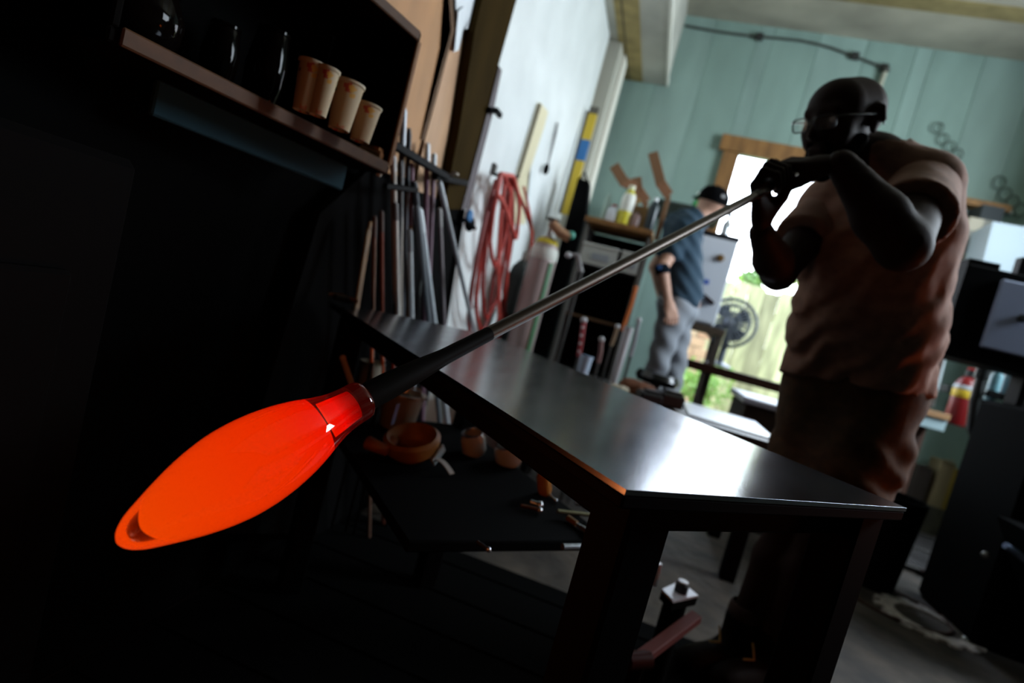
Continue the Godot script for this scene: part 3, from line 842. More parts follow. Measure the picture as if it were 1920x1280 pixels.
# ---------------------------------------------------------------- the second worker
func build_helper() -> void:
	var hd := Vector3(0.1386, 1.8162, -3.9169)
	var nk := Vector3(0.0827, 1.6980, -3.9150)
	var sN := Vector3(0.0230, 1.5733, -3.7674)
	var sF := Vector3(-0.0297, 1.6220, -4.0268)
	var pl := Vector3(0.1050, 1.1163, -3.8944)
	var eN := Vector3(-0.0593, 1.3050, -3.6444)
	var hN := Vector3(0.0351, 1.1054, -3.6299)
	var eF := Vector3(-0.1099, 1.3367, -4.0265)
	var hF := Vector3(-0.0108, 1.1342, -3.9717)
	var kN := Vector3(0.0810, 0.7066, -3.7737)
	var kF := Vector3(0.2013, 0.7091, -4.0080)
	var aN := Vector3(kN.x - 0.02, 0.1, kN.z - 0.02)
	var aF := Vector3(kF.x + 0.06, 0.1, kF.z - 0.02)
	var hpN := pl + Vector3(-0.02, -0.04, 0.09)
	var hpF := pl + Vector3(0.02, -0.04, -0.09)
	var root := Vector3((aN.x + aF.x) / 2, 0, (aN.z + aF.z) / 2)
	var p := thing("person", "stooping worker in a black cap and navy t-shirt near the open doorway", "person", root)
	var upper := [[nk, (sN + sF) / 2, 0.06, 0.075, 0.05], [sN, sF, 0.066, 0.066, 0.05], [(sN + sF) / 2, pl + Vector3(0, 0.1, 0), 0.11, 0.115, 0.06], [sN, pl + Vector3(0, 0.05, 0.06), 0.07, 0.1, 0.06], [sF, pl + Vector3(0, 0.05, -0.06), 0.07, 0.1, 0.06]]
	var lower := [[pl, hpN, 0.115, 0.095, 0.05], [pl, hpF, 0.115, 0.095, 0.05], [hpN, kN, 0.085, 0.056, 0.03], [kN, aN, 0.055, 0.04, 0.02], [hpF, kF, 0.085, 0.056, 0.03], [kF, aF, 0.055, 0.04, 0.02]]
	var face := Vector3(-0.62, -0.4, -0.65).normalized()
	var limbs := [[sN, eN, 0.05, 0.04, 0.03], [eN, hN, 0.04, 0.026, 0.02], [sF, eF, 0.05, 0.04, 0.03], [eF, hF, 0.04, 0.026, 0.02], [nk, hd, 0.056, 0.06, 0.03], [hd, hd + face * 0.03, 0.082, 0.078, 0.02], [hd + face * 0.05 + Vector3(0, -0.05, 0), hd + face * 0.06 + Vector3(0, -0.085, 0), 0.052, 0.035, 0.03], [hd + face * 0.1 + Vector3(0, -0.01, 0), hd + face * 0.115 + Vector3(0, -0.03, 0), 0.01, 0.012, 0.01]]
	var list := [nets(upper + lower + limbs, 0.013)]
	for q in [[eN, hN], [eF, hF]]:
		var z: Vector3 = (q[1] - q[0]).normalized()
		var y := Vector3(0.3, 0.2, 0.9)
		y = (y - z * y.dot(z)).normalized()
		list.append(nets(moved(hand_bones(1.0, 0.012), Transform3D(Basis(y.cross(z), y, z), q[1] + z * 0.09 - y * 0.02)), 0.0045))
	part_raw("body", merge_arrays(list, root), mat("c89a84", 0.55), p)
	var inf := func(a: Array, by: float) -> Array:
		var o := []
		for b in a: 
			var c: Array = b.duplicate()
			c[2] += by; c[3] += by
			o.append(c)
		return o
	var sb: Array = inf.call(upper, 0.014)
	sb.append([sN, sN.lerp(eN, 0.6), 0.066, 0.064, 0.03]); sb.append([sF, sF.lerp(eF, 0.6), 0.066, 0.064, 0.03])
	var hem := pl.y - 0.02
	part_raw("t_shirt", merge_arrays([nets(sb, 0.011, func(q: Vector3, d: float) -> float:
		return maxf(maxf(d + 0.005 * sin(q.y * 70.0 + q.x * 60.0), hem - q.y), 0.07 - q.distance_to(nk + Vector3(0.02, 0.03, 0))))], root), mat("243e50", 0.85), p)
	var tr: Array = inf.call(lower, 0.012)
	part_raw("trousers", merge_arrays([nets(tr, 0.012, func(q: Vector3, d: float) -> float:
		return maxf(maxf(d + 0.006 * sin(q.y * 45.0 + q.x * 30.0), 0.1 - q.y), q.y - pl.y - 0.05))], root), mat("8b8f96", 0.9), p)
	for a in [aN, aF]:
		part_raw("shoe", merge_arrays([nets([[Vector3(a.x, 0.06, a.z), Vector3(a.x - 0.16, 0.045, a.z - 0.02), 0.05, 0.042, 0.03]], 0.01, func(q: Vector3, d: float) -> float: return maxf(d, 0.003 - q.y))], root), mat("1c1a18", 0.7), p)
	# cap and watch are worn: things of their own
	var cap := thing("baseball_cap", "black cap with a small badge on the stooping worker's head", "cap", hd)
	var cu := Vector3(0.12, 0.97, 0.1).normalized()
	obj("crown", M.new().lathe([[0.098, -0.005], [0.1, 0.02], [0.094, 0.055], [0.075, 0.085], [0.04, 0.102], [0.0, 0.106]], hd + face * 0.012, cu, 24), mat("0b0b0d", 0.8), cap)
	var bill := []
	var side := face.cross(cu).normalized()
	var bf := cu.cross(side).normalized() * signf(cu.cross(side).dot(face))
	for i in 9:
		var an := PI * i / 8.0
		bill.append(hd + face * 0.012 + cu * 0.0 + side * cos(an) * 0.08 + bf * (0.06 + sin(an) * 0.10))
	obj("bill", M.new().prism(bill, cu * 0.006), mat("0b0b0d", 0.8), cap)
	obj("button", M.new().ball(hd + face * 0.012 + cu * 0.106, Vector3.ONE * 0.007), mat("0b0b0d", 0.8), cap)
	obj("badge", M.new().box(hd + face * 0.012 + cu * 0.03 + Vector3(0.05, 0, 0.088), Vector3(0.03, 0.02, 0.004), Basis(Vector3.UP, 0.5)), mat("8a8a8c", 0.7), cap, "small pale badge")
	var wc := eN.lerp(hN, 0.08)
	var wd := (hN - eN).normalized()
	var w := thing("arm_band", "dark blue band round the stooping worker's near forearm", "band", wc)
	obj("strap", M.new().lathe([[0.041, -0.03], [0.046, -0.026], [0.044, 0.026], [0.038, 0.03]], wc, wd, 18), mat("101820", 0.8), w)
	obj("patch", M.new().box(wc + Vector3(-0.02, 0.005, 0.041), Vector3(0.03, 0.03, 0.01)), mat("1d4f86", 0.6), w)

# ---------------------------------------------------------------- left side: shelf, plywood, rods, hoses
func build_left() -> void:
	var A := Vector3(-0.744, 1.10, -0.598)
	var B := Vector3(-0.626, 1.10, -1.122)
	var al := (B - A).normalized()
	var bk := al.cross(Vector3.UP)          # towards the wall
	if bk.x > 0: bk = -bk
	var bas := Basis(bk, Vector3.UP, bk.cross(Vector3.UP))
	var dep := 0.24
	var mid := (A + B) / 2
	var len := (B - A).length()
	var hgt := 0.262
	var sh := thing("wall_shelf", "dark open wall shelf with worn wooden front edges holding printed cups", "shelf", mid + bk * dep / 2)
	var pine := tri_mat("5e370f", "fir", 0.03, 0.7, Vector3(2, 2, 2), 0.7)
	var blackw := mat("0a0908", 0.8)
	obj("bottom_board", M.new().box(mid + bk * (dep / 2) - Vector3(0, 0.010, 0), Vector3(dep, 0.020, len + 0.026), bas), blackw, sh)
	obj("front_lip", M.new().box(mid - bk * 0.004 - Vector3(0, 0.008, 0), Vector3(0.008, 0.024, len), bas), pine, sh, "worn brown front edge")
	obj("top_board", M.new().box(mid + bk * (dep / 2) + Vector3(0, hgt + 0.01, 0), Vector3(dep, 0.02, len + 0.026), bas), blackw, sh)
	obj("front_lip", M.new().box(mid - bk * 0.004 + Vector3(0, hgt + 0.008, 0), Vector3(0.008, 0.020, len), bas), pine, sh, "worn brown front edge of the top board")
	obj("side_board", M.new().box(B + bk * (dep / 2) + al * 0.006 + Vector3(0, hgt / 2, 0), Vector3(dep, hgt, 0.012), bas), blackw, sh)
	obj("side_board", M.new().box(A + bk * (dep / 2) - al * 0.006 + Vector3(0, hgt / 2, 0), Vector3(dep, hgt, 0.012), bas), blackw, sh)
	obj("back_board", M.new().box(mid + bk * dep + Vector3(0, hgt / 2, 0), Vector3(0.01, hgt, len), bas), blackw, sh)
	obj("edge_strip", M.new().box(B + al * 0.006 - bk * 0.003 + Vector3(0, hgt / 2, 0), Vector3(0.006, hgt, 0.012), bas), mat("8a5f3a", 0.7), sh)
	# printed paper cups
	var im := Image.create(256, 128, false, Image.FORMAT_RGB8)
	im.fill(Color("a8926e"))
	for k in 22:
		var c: Color = [Color("9a3a26"), Color("5d6a35"), Color("b8862a"), Color("4a3a2a"), Color("a86a4a")][k % 5]
		var cx := rng.randi_range(4, 250)
		var cy := rng.randi_range(6, 120)
		for q in 9:
			var px := cx + rng.randi_range(-10, 10)
			var py := cy + rng.randi_range(-9, 9)
			im.fill_rect(Rect2i(px, py, rng.randi_range(5, 13), rng.randi_range(4, 10)), c)
	var cm := mat("ffffff", 0.6)
	cm.albedo_texture = ImageTexture.create_from_image(im)
	var cups := [[Vector3(-0.6392, 1.1040, -0.8379), 0.0212, 0.080, "tall floral paper cup, leftmost of the row on the dark shelf"], [Vector3(-0.6166, 1.1040, -0.8484), 0.0195, 0.078, "floral paper cup half hidden behind the leftmost cup on the shelf"], [Vector3(-0.6170, 1.1040, -0.9153), 0.0262, 0.083, "wide floral paper cup in the middle of the shelf row"], [Vector3(-0.6086, 1.1040, -0.9744), 0.0250, 0.068, "short floral paper cup with red print, nearest the shelf's open end"]]
	for q in cups:
		var p: Vector3 = q[0]
		var h: float = q[2]
		var cr: float = q[1]
		var cu := thing("paper_cup", q[3], "cup", p, "printed cups on the dark shelf")
		obj("body", M.new().lathe([[0.0, 0.003], [cr * 0.65, 0.003], [cr * 0.66, 0.0], [cr * 0.7, 0.0], [cr, h - 0.004]], p, Vector3.UP, 26), cm, cu)
		obj("rim", M.new().lathe([[cr, h - 0.006], [cr * 1.07, h - 0.004], [cr * 1.07, h], [cr * 0.97, h], [cr * 0.66, 0.006], [0.0, 0.006]], p, Vector3.UP, 26), mat("a8987c", 0.6), cu)
	# dark glassware
	var dg := mat("080504", 0.05, 0.0)
	dg.metallic_specular = 0.2
	var gls := [[0.10, 0.08, 0.06, 0.09, "round dark glass bowl at the shelf's far left end"], [0.36, 0.09, 0.028, 0.10, "small dark glass vase between the bowl and the cups"], [0.50, 0.07, 0.030, 0.13, "dark glass tumbler with orange glints left of the floral cups"], [0.57, 0.13, 0.032, 0.15, "tall dark glass jar standing behind the leftmost floral cup"]]
	for q in gls:
		var p: Vector3 = A.lerp(B, q[0]) + bk * q[1]
		var r: float = q[2]
		var h: float = q[3]
		var g := thing("glass_vessel", q[4], "glassware", p, "dark glass pieces on the shelf")
		obj("body", M.new().lathe([[0, 0], [r * 0.7, 0], [r, h * 0.3], [r * 1.05, h * 0.6], [r * 0.8, h], [r * 0.75, h], [r * 0.9, h * 0.5], [0, h * 0.1]], p, Vector3.UP, 20), dg, g)
		obj("lip", M.new().lathe([[r * 0.74, h], [r * 0.83, h + 0.002], [r * 0.83, h + 0.006], [r * 0.74, h + 0.006]], p, Vector3.UP, 20), dg, g)
	var wp := A.lerp(B, 0.965) + bk * 0.03
	var wk := thing("wooden_block", "small bare wooden offcut lying on the shelf's right end", "wood offcut", wp)
	obj("block", M.new().box(wp + Vector3(0, 0.012, 0), Vector3(0.05, 0.018, 0.03), bas * Basis(Vector3.UP, 0.5)), tri_mat("b07a45", "fir", 0.03, 0.7, Vector3(2, 2, 2), 0.7), wk)
	obj("chamfer", M.new().prism([wp + Vector3(-0.025, 0.021, -0.01), wp + Vector3(0.02, 0.021, -0.012), wp + Vector3(0.022, 0.021, 0.012), wp + Vector3(-0.02, 0.021, 0.012)], Vector3(0, 0.006, 0)), tri_mat("b07a45", "fir", 0.03, 0.7, Vector3(2, 2, 2), 0.7), wk)
	# blue-green board below the shelf with clips
	var ub := thing("backing_board", "dark teal painted board on the wall below the shelf", "board", mid + bk * 0.2 - Vector3(0, 0.09, 0))
	obj("panel", M.new().box(mid + bk * 0.10 - Vector3(0, 0.0465, 0) + al * 0.05, Vector3(0.014, 0.055, len - 0.12), bas), mat("153f4c", 0.9), ub)
	for q in [[Vector3(-0.7896, 1.0920, -0.9843), "small pale clip under the shelf below the tall cup"], [Vector3(-0.6467, 1.0849, -1.1408), "small pale clip under the shelf's right end"]]:
		var c := thing("clip", q[1], "clip", q[0], "clips under the shelf")
		obj("jaw", M.new().box(q[0], Vector3(0.012, 0.022, 0.008), Basis(Vector3.FORWARD, 0.3)), mat("c9c3b4", 0.5), c)
		obj("arm", M.new().tube([q[0] + Vector3(0, 0.01, 0), q[0] + Vector3(0.004, 0.022, 0), q[0] + bk * 0.05 + Vector3(0, 0.03, 0)], 0.002, 6), mat("8a857a", 0.4, 0.8), c)
	# black furnace body in the left foreground
	var fb := thing("furnace", "large matt black steel furnace filling the dark left foreground", "furnace", Vector3(-0.71, 0, -0.33))
	var blk := mat("060505", 0.8)
	obj("casing", M.new().box(Vector3(-0.755, 0.47, -0.33), Vector3(0.22, 0.94, 0.5), Basis.IDENTITY, 0.01), blk, fb)
	var fdoor := obj("door", M.new().box(Vector3(-0.638, 0.5, -0.33), Vector3(0.02, 0.6, 0.36), Basis.IDENTITY, 0.005), blk, fb)
	obj("handle", M.new().tube([Vector3(-0.63, 0.6, -0.2), Vector3(-0.6, 0.6, -0.2), Vector3(-0.6, 0.42, -0.2), Vector3(-0.63, 0.42, -0.2)], 0.008, 8), blk, fdoor)
	# plywood sheets and brown panel against the left wall
	var ply := tri_mat("c8905c", "plygrain", 0.02, 0.78, Vector3(1.2, 0.3, 1.2), 0.65)
	var t := Vector3(-0.018, 0, 0)
	var p1 := [Vector3(-0.8100, 1.5302, -1.2940), Vector3(-0.8100, 1.6873, -1.5710), Vector3(-0.8100, 1.6216, -1.6364), Vector3(-0.8100, 1.2174, -1.6100), Vector3(-0.8100, 0.9786, -1.4656), Vector3(-0.8100, 0.9632, -1.3033), Vector3(-0.8100, 1.1540, -1.4457), Vector3(-0.8100, 1.4990, -1.4735)]
	var s1 := thing("plywood_sheet", "tan plywood sheet behind the shelf, left of the long dark gap", "plywood", Vector3(-0.8200, 1.3113, -1.4399))
	obj("sheet", M.new().prism([Vector3(-0.8100, 1.5307, -1.1900), Vector3(-0.8100, 1.7327, -1.5214), Vector3(-0.8100, 1.6181, -1.6389), Vector3(-0.8100, 1.2819, -1.6190), Vector3(-0.8100, 1.1610, -1.6120), Vector3(-0.8100, 1.1393, -1.4731), Vector3(-0.8100, 1.3226, -1.2939)], t), ply, s1)
	obj("edge_ply", M.new().prism([Vector3(-0.8050, 1.7276, -1.5120), Vector3(-0.8050, 1.7422, -1.5360), Vector3(-0.8050, 1.6241, -1.6494), Vector3(-0.8050, 1.2852, -1.6260), Vector3(-0.8050, 1.2796, -1.6090), Vector3(-0.8050, 1.6136, -1.6288)], Vector3(-0.022, 0, 0)), mat("5c3d20", 0.8), s1, "dark cut edge")
	var s2 := thing("plywood_sheet", "lighter tan plywood sheet right of the long dark gap, beside the brown panel", "plywood", Vector3(-0.8400, 1.4500, -1.8092))
	obj("sheet", M.new().prism([Vector3(-0.8350, 1.6444, -1.7108), Vector3(-0.8350, 1.7379, -1.8604), Vector3(-0.8350, 1.4820, -1.8899), Vector3(-0.8350, 1.1145, -1.8842), Vector3(-0.8350, 1.0788, -1.7148), Vector3(-0.8350, 1.3019, -1.6938)], t), tri_mat("d8a880", "plygrain", 0.02, 0.78, Vector3(1.2, 0.3, 1.2), 0.65), s2)
	obj("edge_ply", M.new().prism([Vector3(-0.8320, 1.6418, -1.7047), Vector3(-0.8320, 1.7349, -1.8537), Vector3(-0.8320, 1.7311, -1.8568), Vector3(-0.8320, 1.6381, -1.7074)], Vector3(-0.02, 0, 0)), mat("8a623c", 0.8), s2)
	var s3 := thing("white_sheet", "bright white plastic scrap hanging above the plywood", "plastic sheet", Vector3(-0.8400, 1.7446, -1.8006))
	obj("sheet", M.new().prism([Vector3(-0.8280, 1.7564, -1.6145), Vector3(-0.8280, 1.9179, -1.8871), Vector3(-0.8280, 1.7988, -1.8658), Vector3(-0.8280, 1.7330, -1.8489), Vector3(-0.8280, 1.6746, -1.7451), Vector3(-0.8280, 1.6116, -1.7514), Vector3(-0.8280, 1.5901, -1.7169), Vector3(-0.8280, 1.6680, -1.6844)], Vector3(0.004, 0, 0)), mat("e8ebef", 0.7), s3)
	obj("fold", M.new().prism([Vector3(-0.8200, 1.6892, -1.6614), Vector3(-0.8200, 1.7214, -1.6967), Vector3(-0.8200, 1.6655, -1.7090), Vector3(-0.8200, 1.5983, -1.7140), Vector3(-0.8200, 1.5876, -1.7021)], Vector3(0.006, 0, 0)), mat("e8ebef", 0.7), s3)
	var s4 := thing("brown_panel", "tall dark brown panel with a purplish edge between plywood and white wall", "panel", Vector3(-0.8200, 1.5022, -1.9358))
	var bp := tri_mat("3a2c14", "plygrain", 0.02, 0.7, Vector3(1.2, 0.3, 1.2), 0.8)
	bp.metallic_specular = 0.1
	obj("board", M.new().prism([Vector3(-0.8000, 1.8884, -1.7748), Vector3(-0.8000, 2.0743, -2.0798), Vector3(-0.8000, 1.7316, -2.0596), Vector3(-0.8000, 1.1671, -2.0677), Vector3(-0.8000, 1.1290, -1.8895), Vector3(-0.8000, 1.3838, -1.8555), Vector3(-0.8000, 1.6890, -1.7824)], Vector3(-0.05, 0, 0)), bp, s4)
	obj("edge_trim", M.new().prism([Vector3(-0.7950, 1.7026, -2.0548), Vector3(-0.7950, 1.7036, -2.0922), Vector3(-0.7950, 1.5545, -2.1133), Vector3(-0.7950, 1.1771, -2.1094), Vector3(-0.7950, 1.1631, -2.0441), Vector3(-0.7950, 1.5436, -2.0577)], Vector3(-0.06, 0, 0)), mat("4c4044", 0.6), s4, "purplish grey edge trim")
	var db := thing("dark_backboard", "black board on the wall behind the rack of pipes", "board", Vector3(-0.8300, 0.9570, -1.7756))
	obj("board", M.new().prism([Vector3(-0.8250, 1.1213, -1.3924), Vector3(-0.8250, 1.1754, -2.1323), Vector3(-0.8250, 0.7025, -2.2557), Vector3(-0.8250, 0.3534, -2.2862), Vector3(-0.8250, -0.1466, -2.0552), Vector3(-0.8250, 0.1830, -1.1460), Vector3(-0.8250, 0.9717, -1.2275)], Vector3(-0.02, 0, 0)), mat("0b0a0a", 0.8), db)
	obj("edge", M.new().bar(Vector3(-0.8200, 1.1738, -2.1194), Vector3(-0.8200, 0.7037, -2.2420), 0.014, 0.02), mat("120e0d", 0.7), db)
	var cl := thing("clamp", "small black clamp on the edge of the brown panel", "clamp", Vector3(-0.7800, 1.5484, -2.0898))
	obj("body", M.new().bar(Vector3(-0.7900, 1.5381, -2.0461), Vector3(-0.7700, 1.5471, -2.0712), 0.02, 0.02), mat("0a0a0a", 0.6), cl)
	obj("jaw", M.new().bar(Vector3(-0.7700, 1.5480, -2.0629), Vector3(-0.7700, 1.5505, -2.1291), 0.016, 0.02), mat("0a0a0a", 0.6), cl)
	var gv := thing("work_glove", "black and blue work glove hung beside the rods on the white wall", "glove", Vector3(-0.8000, 1.1409, -2.1664))
	obj("cuff", M.new().ball(Vector3(-0.7900, 1.1543, -2.1261), Vector3(0.012, 0.026, 0.030)), mat("3d6f9f", 0.8), gv, "blue cuff")
	obj("palm", M.new().ball(Vector3(-0.8000, 1.1308, -2.1813), Vector3(0.016, 0.03, 0.042)), mat("0c0d10", 0.8), gv)
	obj("strap", M.new().tube([Vector3(-0.7900, 1.1114, -2.0450), Vector3(-0.7800, 1.1297, -2.0646), Vector3(-0.7800, 1.1200, -2.1925)], 0.008, 8), mat("0c0d10", 0.8), gv)
	# iron rack and the pipes and rods in it
	var rk := thing("pipe_rack", "black iron rack on the wall holding upright pipes and rods", "rack", Vector3(-0.8000, 1.1976, -1.6483))
	var iron := mat("0b0b0c", 0.5, 0.4)
	obj("bar", M.new().bar(Vector3(-0.7350, 1.1875, -1.3229), Vector3(-0.7350, 1.2045, -1.6989), 0.022, 0.02), iron, rk)
	obj("bar", M.new().bar(Vector3(-0.7350, 1.0853, -1.3356), Vector3(-0.7350, 1.1191, -1.5173), 0.012, 0.014), iron, rk)
	obj("bar", M.new().bar(Vector3(-0.7450, 1.1876, -1.6310), Vector3(-0.7450, 1.2341, -1.8940), 0.02, 0.02), iron, rk)
	for q in [[Vector3(-0.7350, 1.1868, -1.3416), Vector3(-0.8600, 1.2355, -1.5698)], [Vector3(-0.7350, 1.1968, -1.6577), Vector3(-0.8600, 1.2473, -1.9396)], [Vector3(-0.7450, 1.2307, -1.8736), Vector3(-0.8600, 1.2818, -2.1628)]]: obj("bracket", M.new().bar(q[0], q[1], 0.016, 0.016), iron, rk)
	obj("hook", M.new().tube([Vector3(-0.7350, 1.2161, -1.7295), Vector3(-0.7200, 1.2254, -1.7023), Vector3(-0.7150, 1.2238, -1.7299)], 0.006, 8), mat("8a8078", 0.4, 0.7), rk)
	var rods := [
		[Vector3(-0.7700, 1.3012, -1.3982), Vector3(-0.7600, 1.1367, -1.4535), 0.0085, "1a1c20", "black-gripped pipe with a bright tip, tallest in the rack", "b8bcc2", 0.07],
		[Vector3(-0.7500, 1.1683, -1.3666), Vector3(-0.7400, 0.7512, -1.5912), 0.0080, "b9b2aa", "pale steel rod at the left end of the rack", "c8c8c8", 0.03],
		[Vector3(-0.7600, 1.1737, -1.4293), Vector3(-0.7400, 0.7554, -1.6187), 0.0075, "a89f96", "pale rod second from the rack's left end", "4a4a4a", 0.12],
		[Vector3(-0.7800, 1.2713, -1.4710), Vector3(-0.7500, 0.7541, -1.6597), 0.0070, "5e6066", "grey rod standing behind the two pale rods", "22242a", 0.13],
		[Vector3(-0.7700, 1.1896, -1.5153), Vector3(-0.7400, 0.7488, -1.6855), 0.0070, "6b4424", "rusty brown rod under the mauve grip", "6a4a56", 0.14],
		[Vector3(-0.7500, 1.1401, -1.5156), Vector3(-0.7100, 0.7466, -1.7845), 0.0090, "6d7278", "thick grey pipe leaning right across the rack", "3a3c42", 0.05],
		[Vector3(-0.7750, 1.2696, -1.5905), Vector3(-0.7650, 0.9511, -1.7517), 0.0085, "7a5866", "pipe with a mauve grip and white tip in the rack's middle", "e2e4e8", 0.05],
		[Vector3(-0.7600, 1.0817, -1.6121), Vector3(-0.7200, 0.7455, -1.8574), 0.0100, "c6ccd2", "brightest white steel pipe in front of the rack", "e6eaee", 0.06],
		[Vector3(-0.7800, 1.2595, -1.6645), Vector3(-0.7700, 0.9565, -1.8015), 0.0080, "8d7480", "pipe with a beaded mauve grip and pale tip", "dfe2e6", 0.04],
		[Vector3(-0.7900, 1.1218, -1.8283), Vector3(-0.7800, 0.7133, -2.1326), 0.0075, "9a9094", "thin grey rod in front of the white wall edge", "b8b4b4", 0.05],
		[Vector3(-0.7400, 1.0590, -1.4188), Vector3(-0.7200, 0.7509, -1.5650), 0.0075, "d8d4ce", "whitish rod just right of the leftmost pale steel rod", "6a6a6a", 0.04],
		[Vector3(-0.7450, 1.0089, -1.5523), Vector3(-0.7300, 0.7463, -1.6898), 0.0080, "c4c8cc", "silvery pipe in the middle gap between pale and thick grey pipes", "8a8c90", 0.06],
		[Vector3(-0.7400, 1.1806, -1.6632), Vector3(-0.7000, 0.7361, -2.2449), 0.0080, "a7a9ad", "long pale rod leaning out to the right beside the red hose", "c4c6ca", 0.05],
		[Vector3(-0.7400, 1.0044, -1.3284), Vector3(-0.7300, 0.7638, -1.4212), 0.0060, "7a5a4a", "dull brown rod left of the rack", "5a4a44", 0.05],
		[Vector3(-0.7500, 1.0257, -1.3747), Vector3(-0.7400, 0.7579, -1.4970), 0.0060, "7d3f2e", "reddish rod left of the rack beside the dull brown one", "5a4a44", 0.05],
		[Vector3(-0.7900, 0.9685, -1.7899), Vector3(-0.7800, 0.7423, -1.8376), 0.0060, "4d4f4c", "dark grey-green rod behind the brightest white pipe", "3a3a3a", 0.05]]
	for r in rods:
		var a: Vector3 = r[0]
		var b: Vector3 = r[1]
		var d := (b - a).normalized()
		var foot := a + d * ((a.y - 0.01) / -d.y)
		foot.x = clampf(foot.x, XL + 0.02, -0.4)
		var rad: float = r[2]
		var o := thing("glass_rod_pipe", r[4], "pipe", foot, "pipes and rods in the wall rack")
		var e: Vector3 = a.lerp(foot, r[6])
		obj("shaft", M.new().tube([e, foot], rad, 12), mat(r[3], 0.35, 0.25), o)
		obj("grip", M.new().tube([a, a.lerp(e, 0.1), e], [rad * 0.7, rad * 1.08, rad * 1.08], 12), mat(r[5], 0.4, 0.3), o)
	var sw := thing("wooden_stake", "flat yellow-brown wooden stake behind the left rods", "stake", Vector3(-0.7200, 0.8477, -1.3074))
	obj("blade", M.new().bar(Vector3(-0.7400, 0.9681, -1.3182), Vector3(-0.7100, 0.7395, -1.3006), 0.022, 0.006, Vector3.RIGHT), tri_mat("8a5f24", "fir", 0.03, 0.7, Vector3.ONE * 2, 0.6), sw)
	obj("tip", M.new().bar(Vector3(-0.7400, 0.9883, -1.3166), Vector3(-0.7400, 0.9655, -1.3194), 0.014, 0.006, Vector3.RIGHT), tri_mat("8a5f24", "fir", 0.03, 0.7, Vector3.ONE * 2, 0.6), sw)
	# scraps on the far table corner
	var sc := Vector3(-0.745, 0.777, -1.285)
	var scr := thing("metal_clip", "small dark clip lying on the table's far left corner", "clip", sc)
	obj("body", M.new().box(sc + Vector3(0, 0.008, 0), Vector3(0.05, 0.016, 0.022), Basis(Vector3.UP, 0.8), 0.003), mat("17110d", 0.3, 0.6), scr)
	obj("jaw", M.new().tube([sc + Vector3(-0.03, 0.01, 0.02), sc + Vector3(-0.01, 0.014, 0.0), sc + Vector3(0.035, 0.01, -0.01)], 0.005, 8), mat("7a4a2a", 0.3, 0.7), scr)
	# red hoses
	var hk := Vector3(-0.8200, 1.4076, -2.5043)
	var hos := thing("red_hose", "bundle of looped red rubber hose hung on the white wall", "hose", hk)
	var red := [mat("a82c22", 0.45), mat("8f2019", 0.45), mat("c04a40", 0.45), mat("7a1c18", 0.5)]
	var hook := thing("wall_hook", "dark hook on the white wall carrying the red hose", "hook", hk)
	obj("plate", M.new().box(Vector3(XL + 0.008, hk.y + 0.02, hk.z), Vector3(0.016, 0.05, 0.04)), mat("3a3632", 0.5, 0.5), hook)
	obj("arm", M.new().tube([Vector3(XL + 0.01, hk.y, hk.z), hk + Vector3(0.05, -0.005, 0), hk + Vector3(0.07, 0.02, 0)], 0.008, 8), mat("3a3632", 0.5, 0.5), hook)
	var loops := [[912, 945, 892, 640, 955, 640, 0], [920, 950, 905, 600, 985, 595, 1], [925, 955, 915, 520, 965, 560, 2], [915, 960, 880, 625, 925, 640, 3], [930, 965, 930, 640, 940, 630, 2], [910, 940, 900, 540, 950, 500, 0], [925, 968, 898, 585, 1000, 540, 1]]
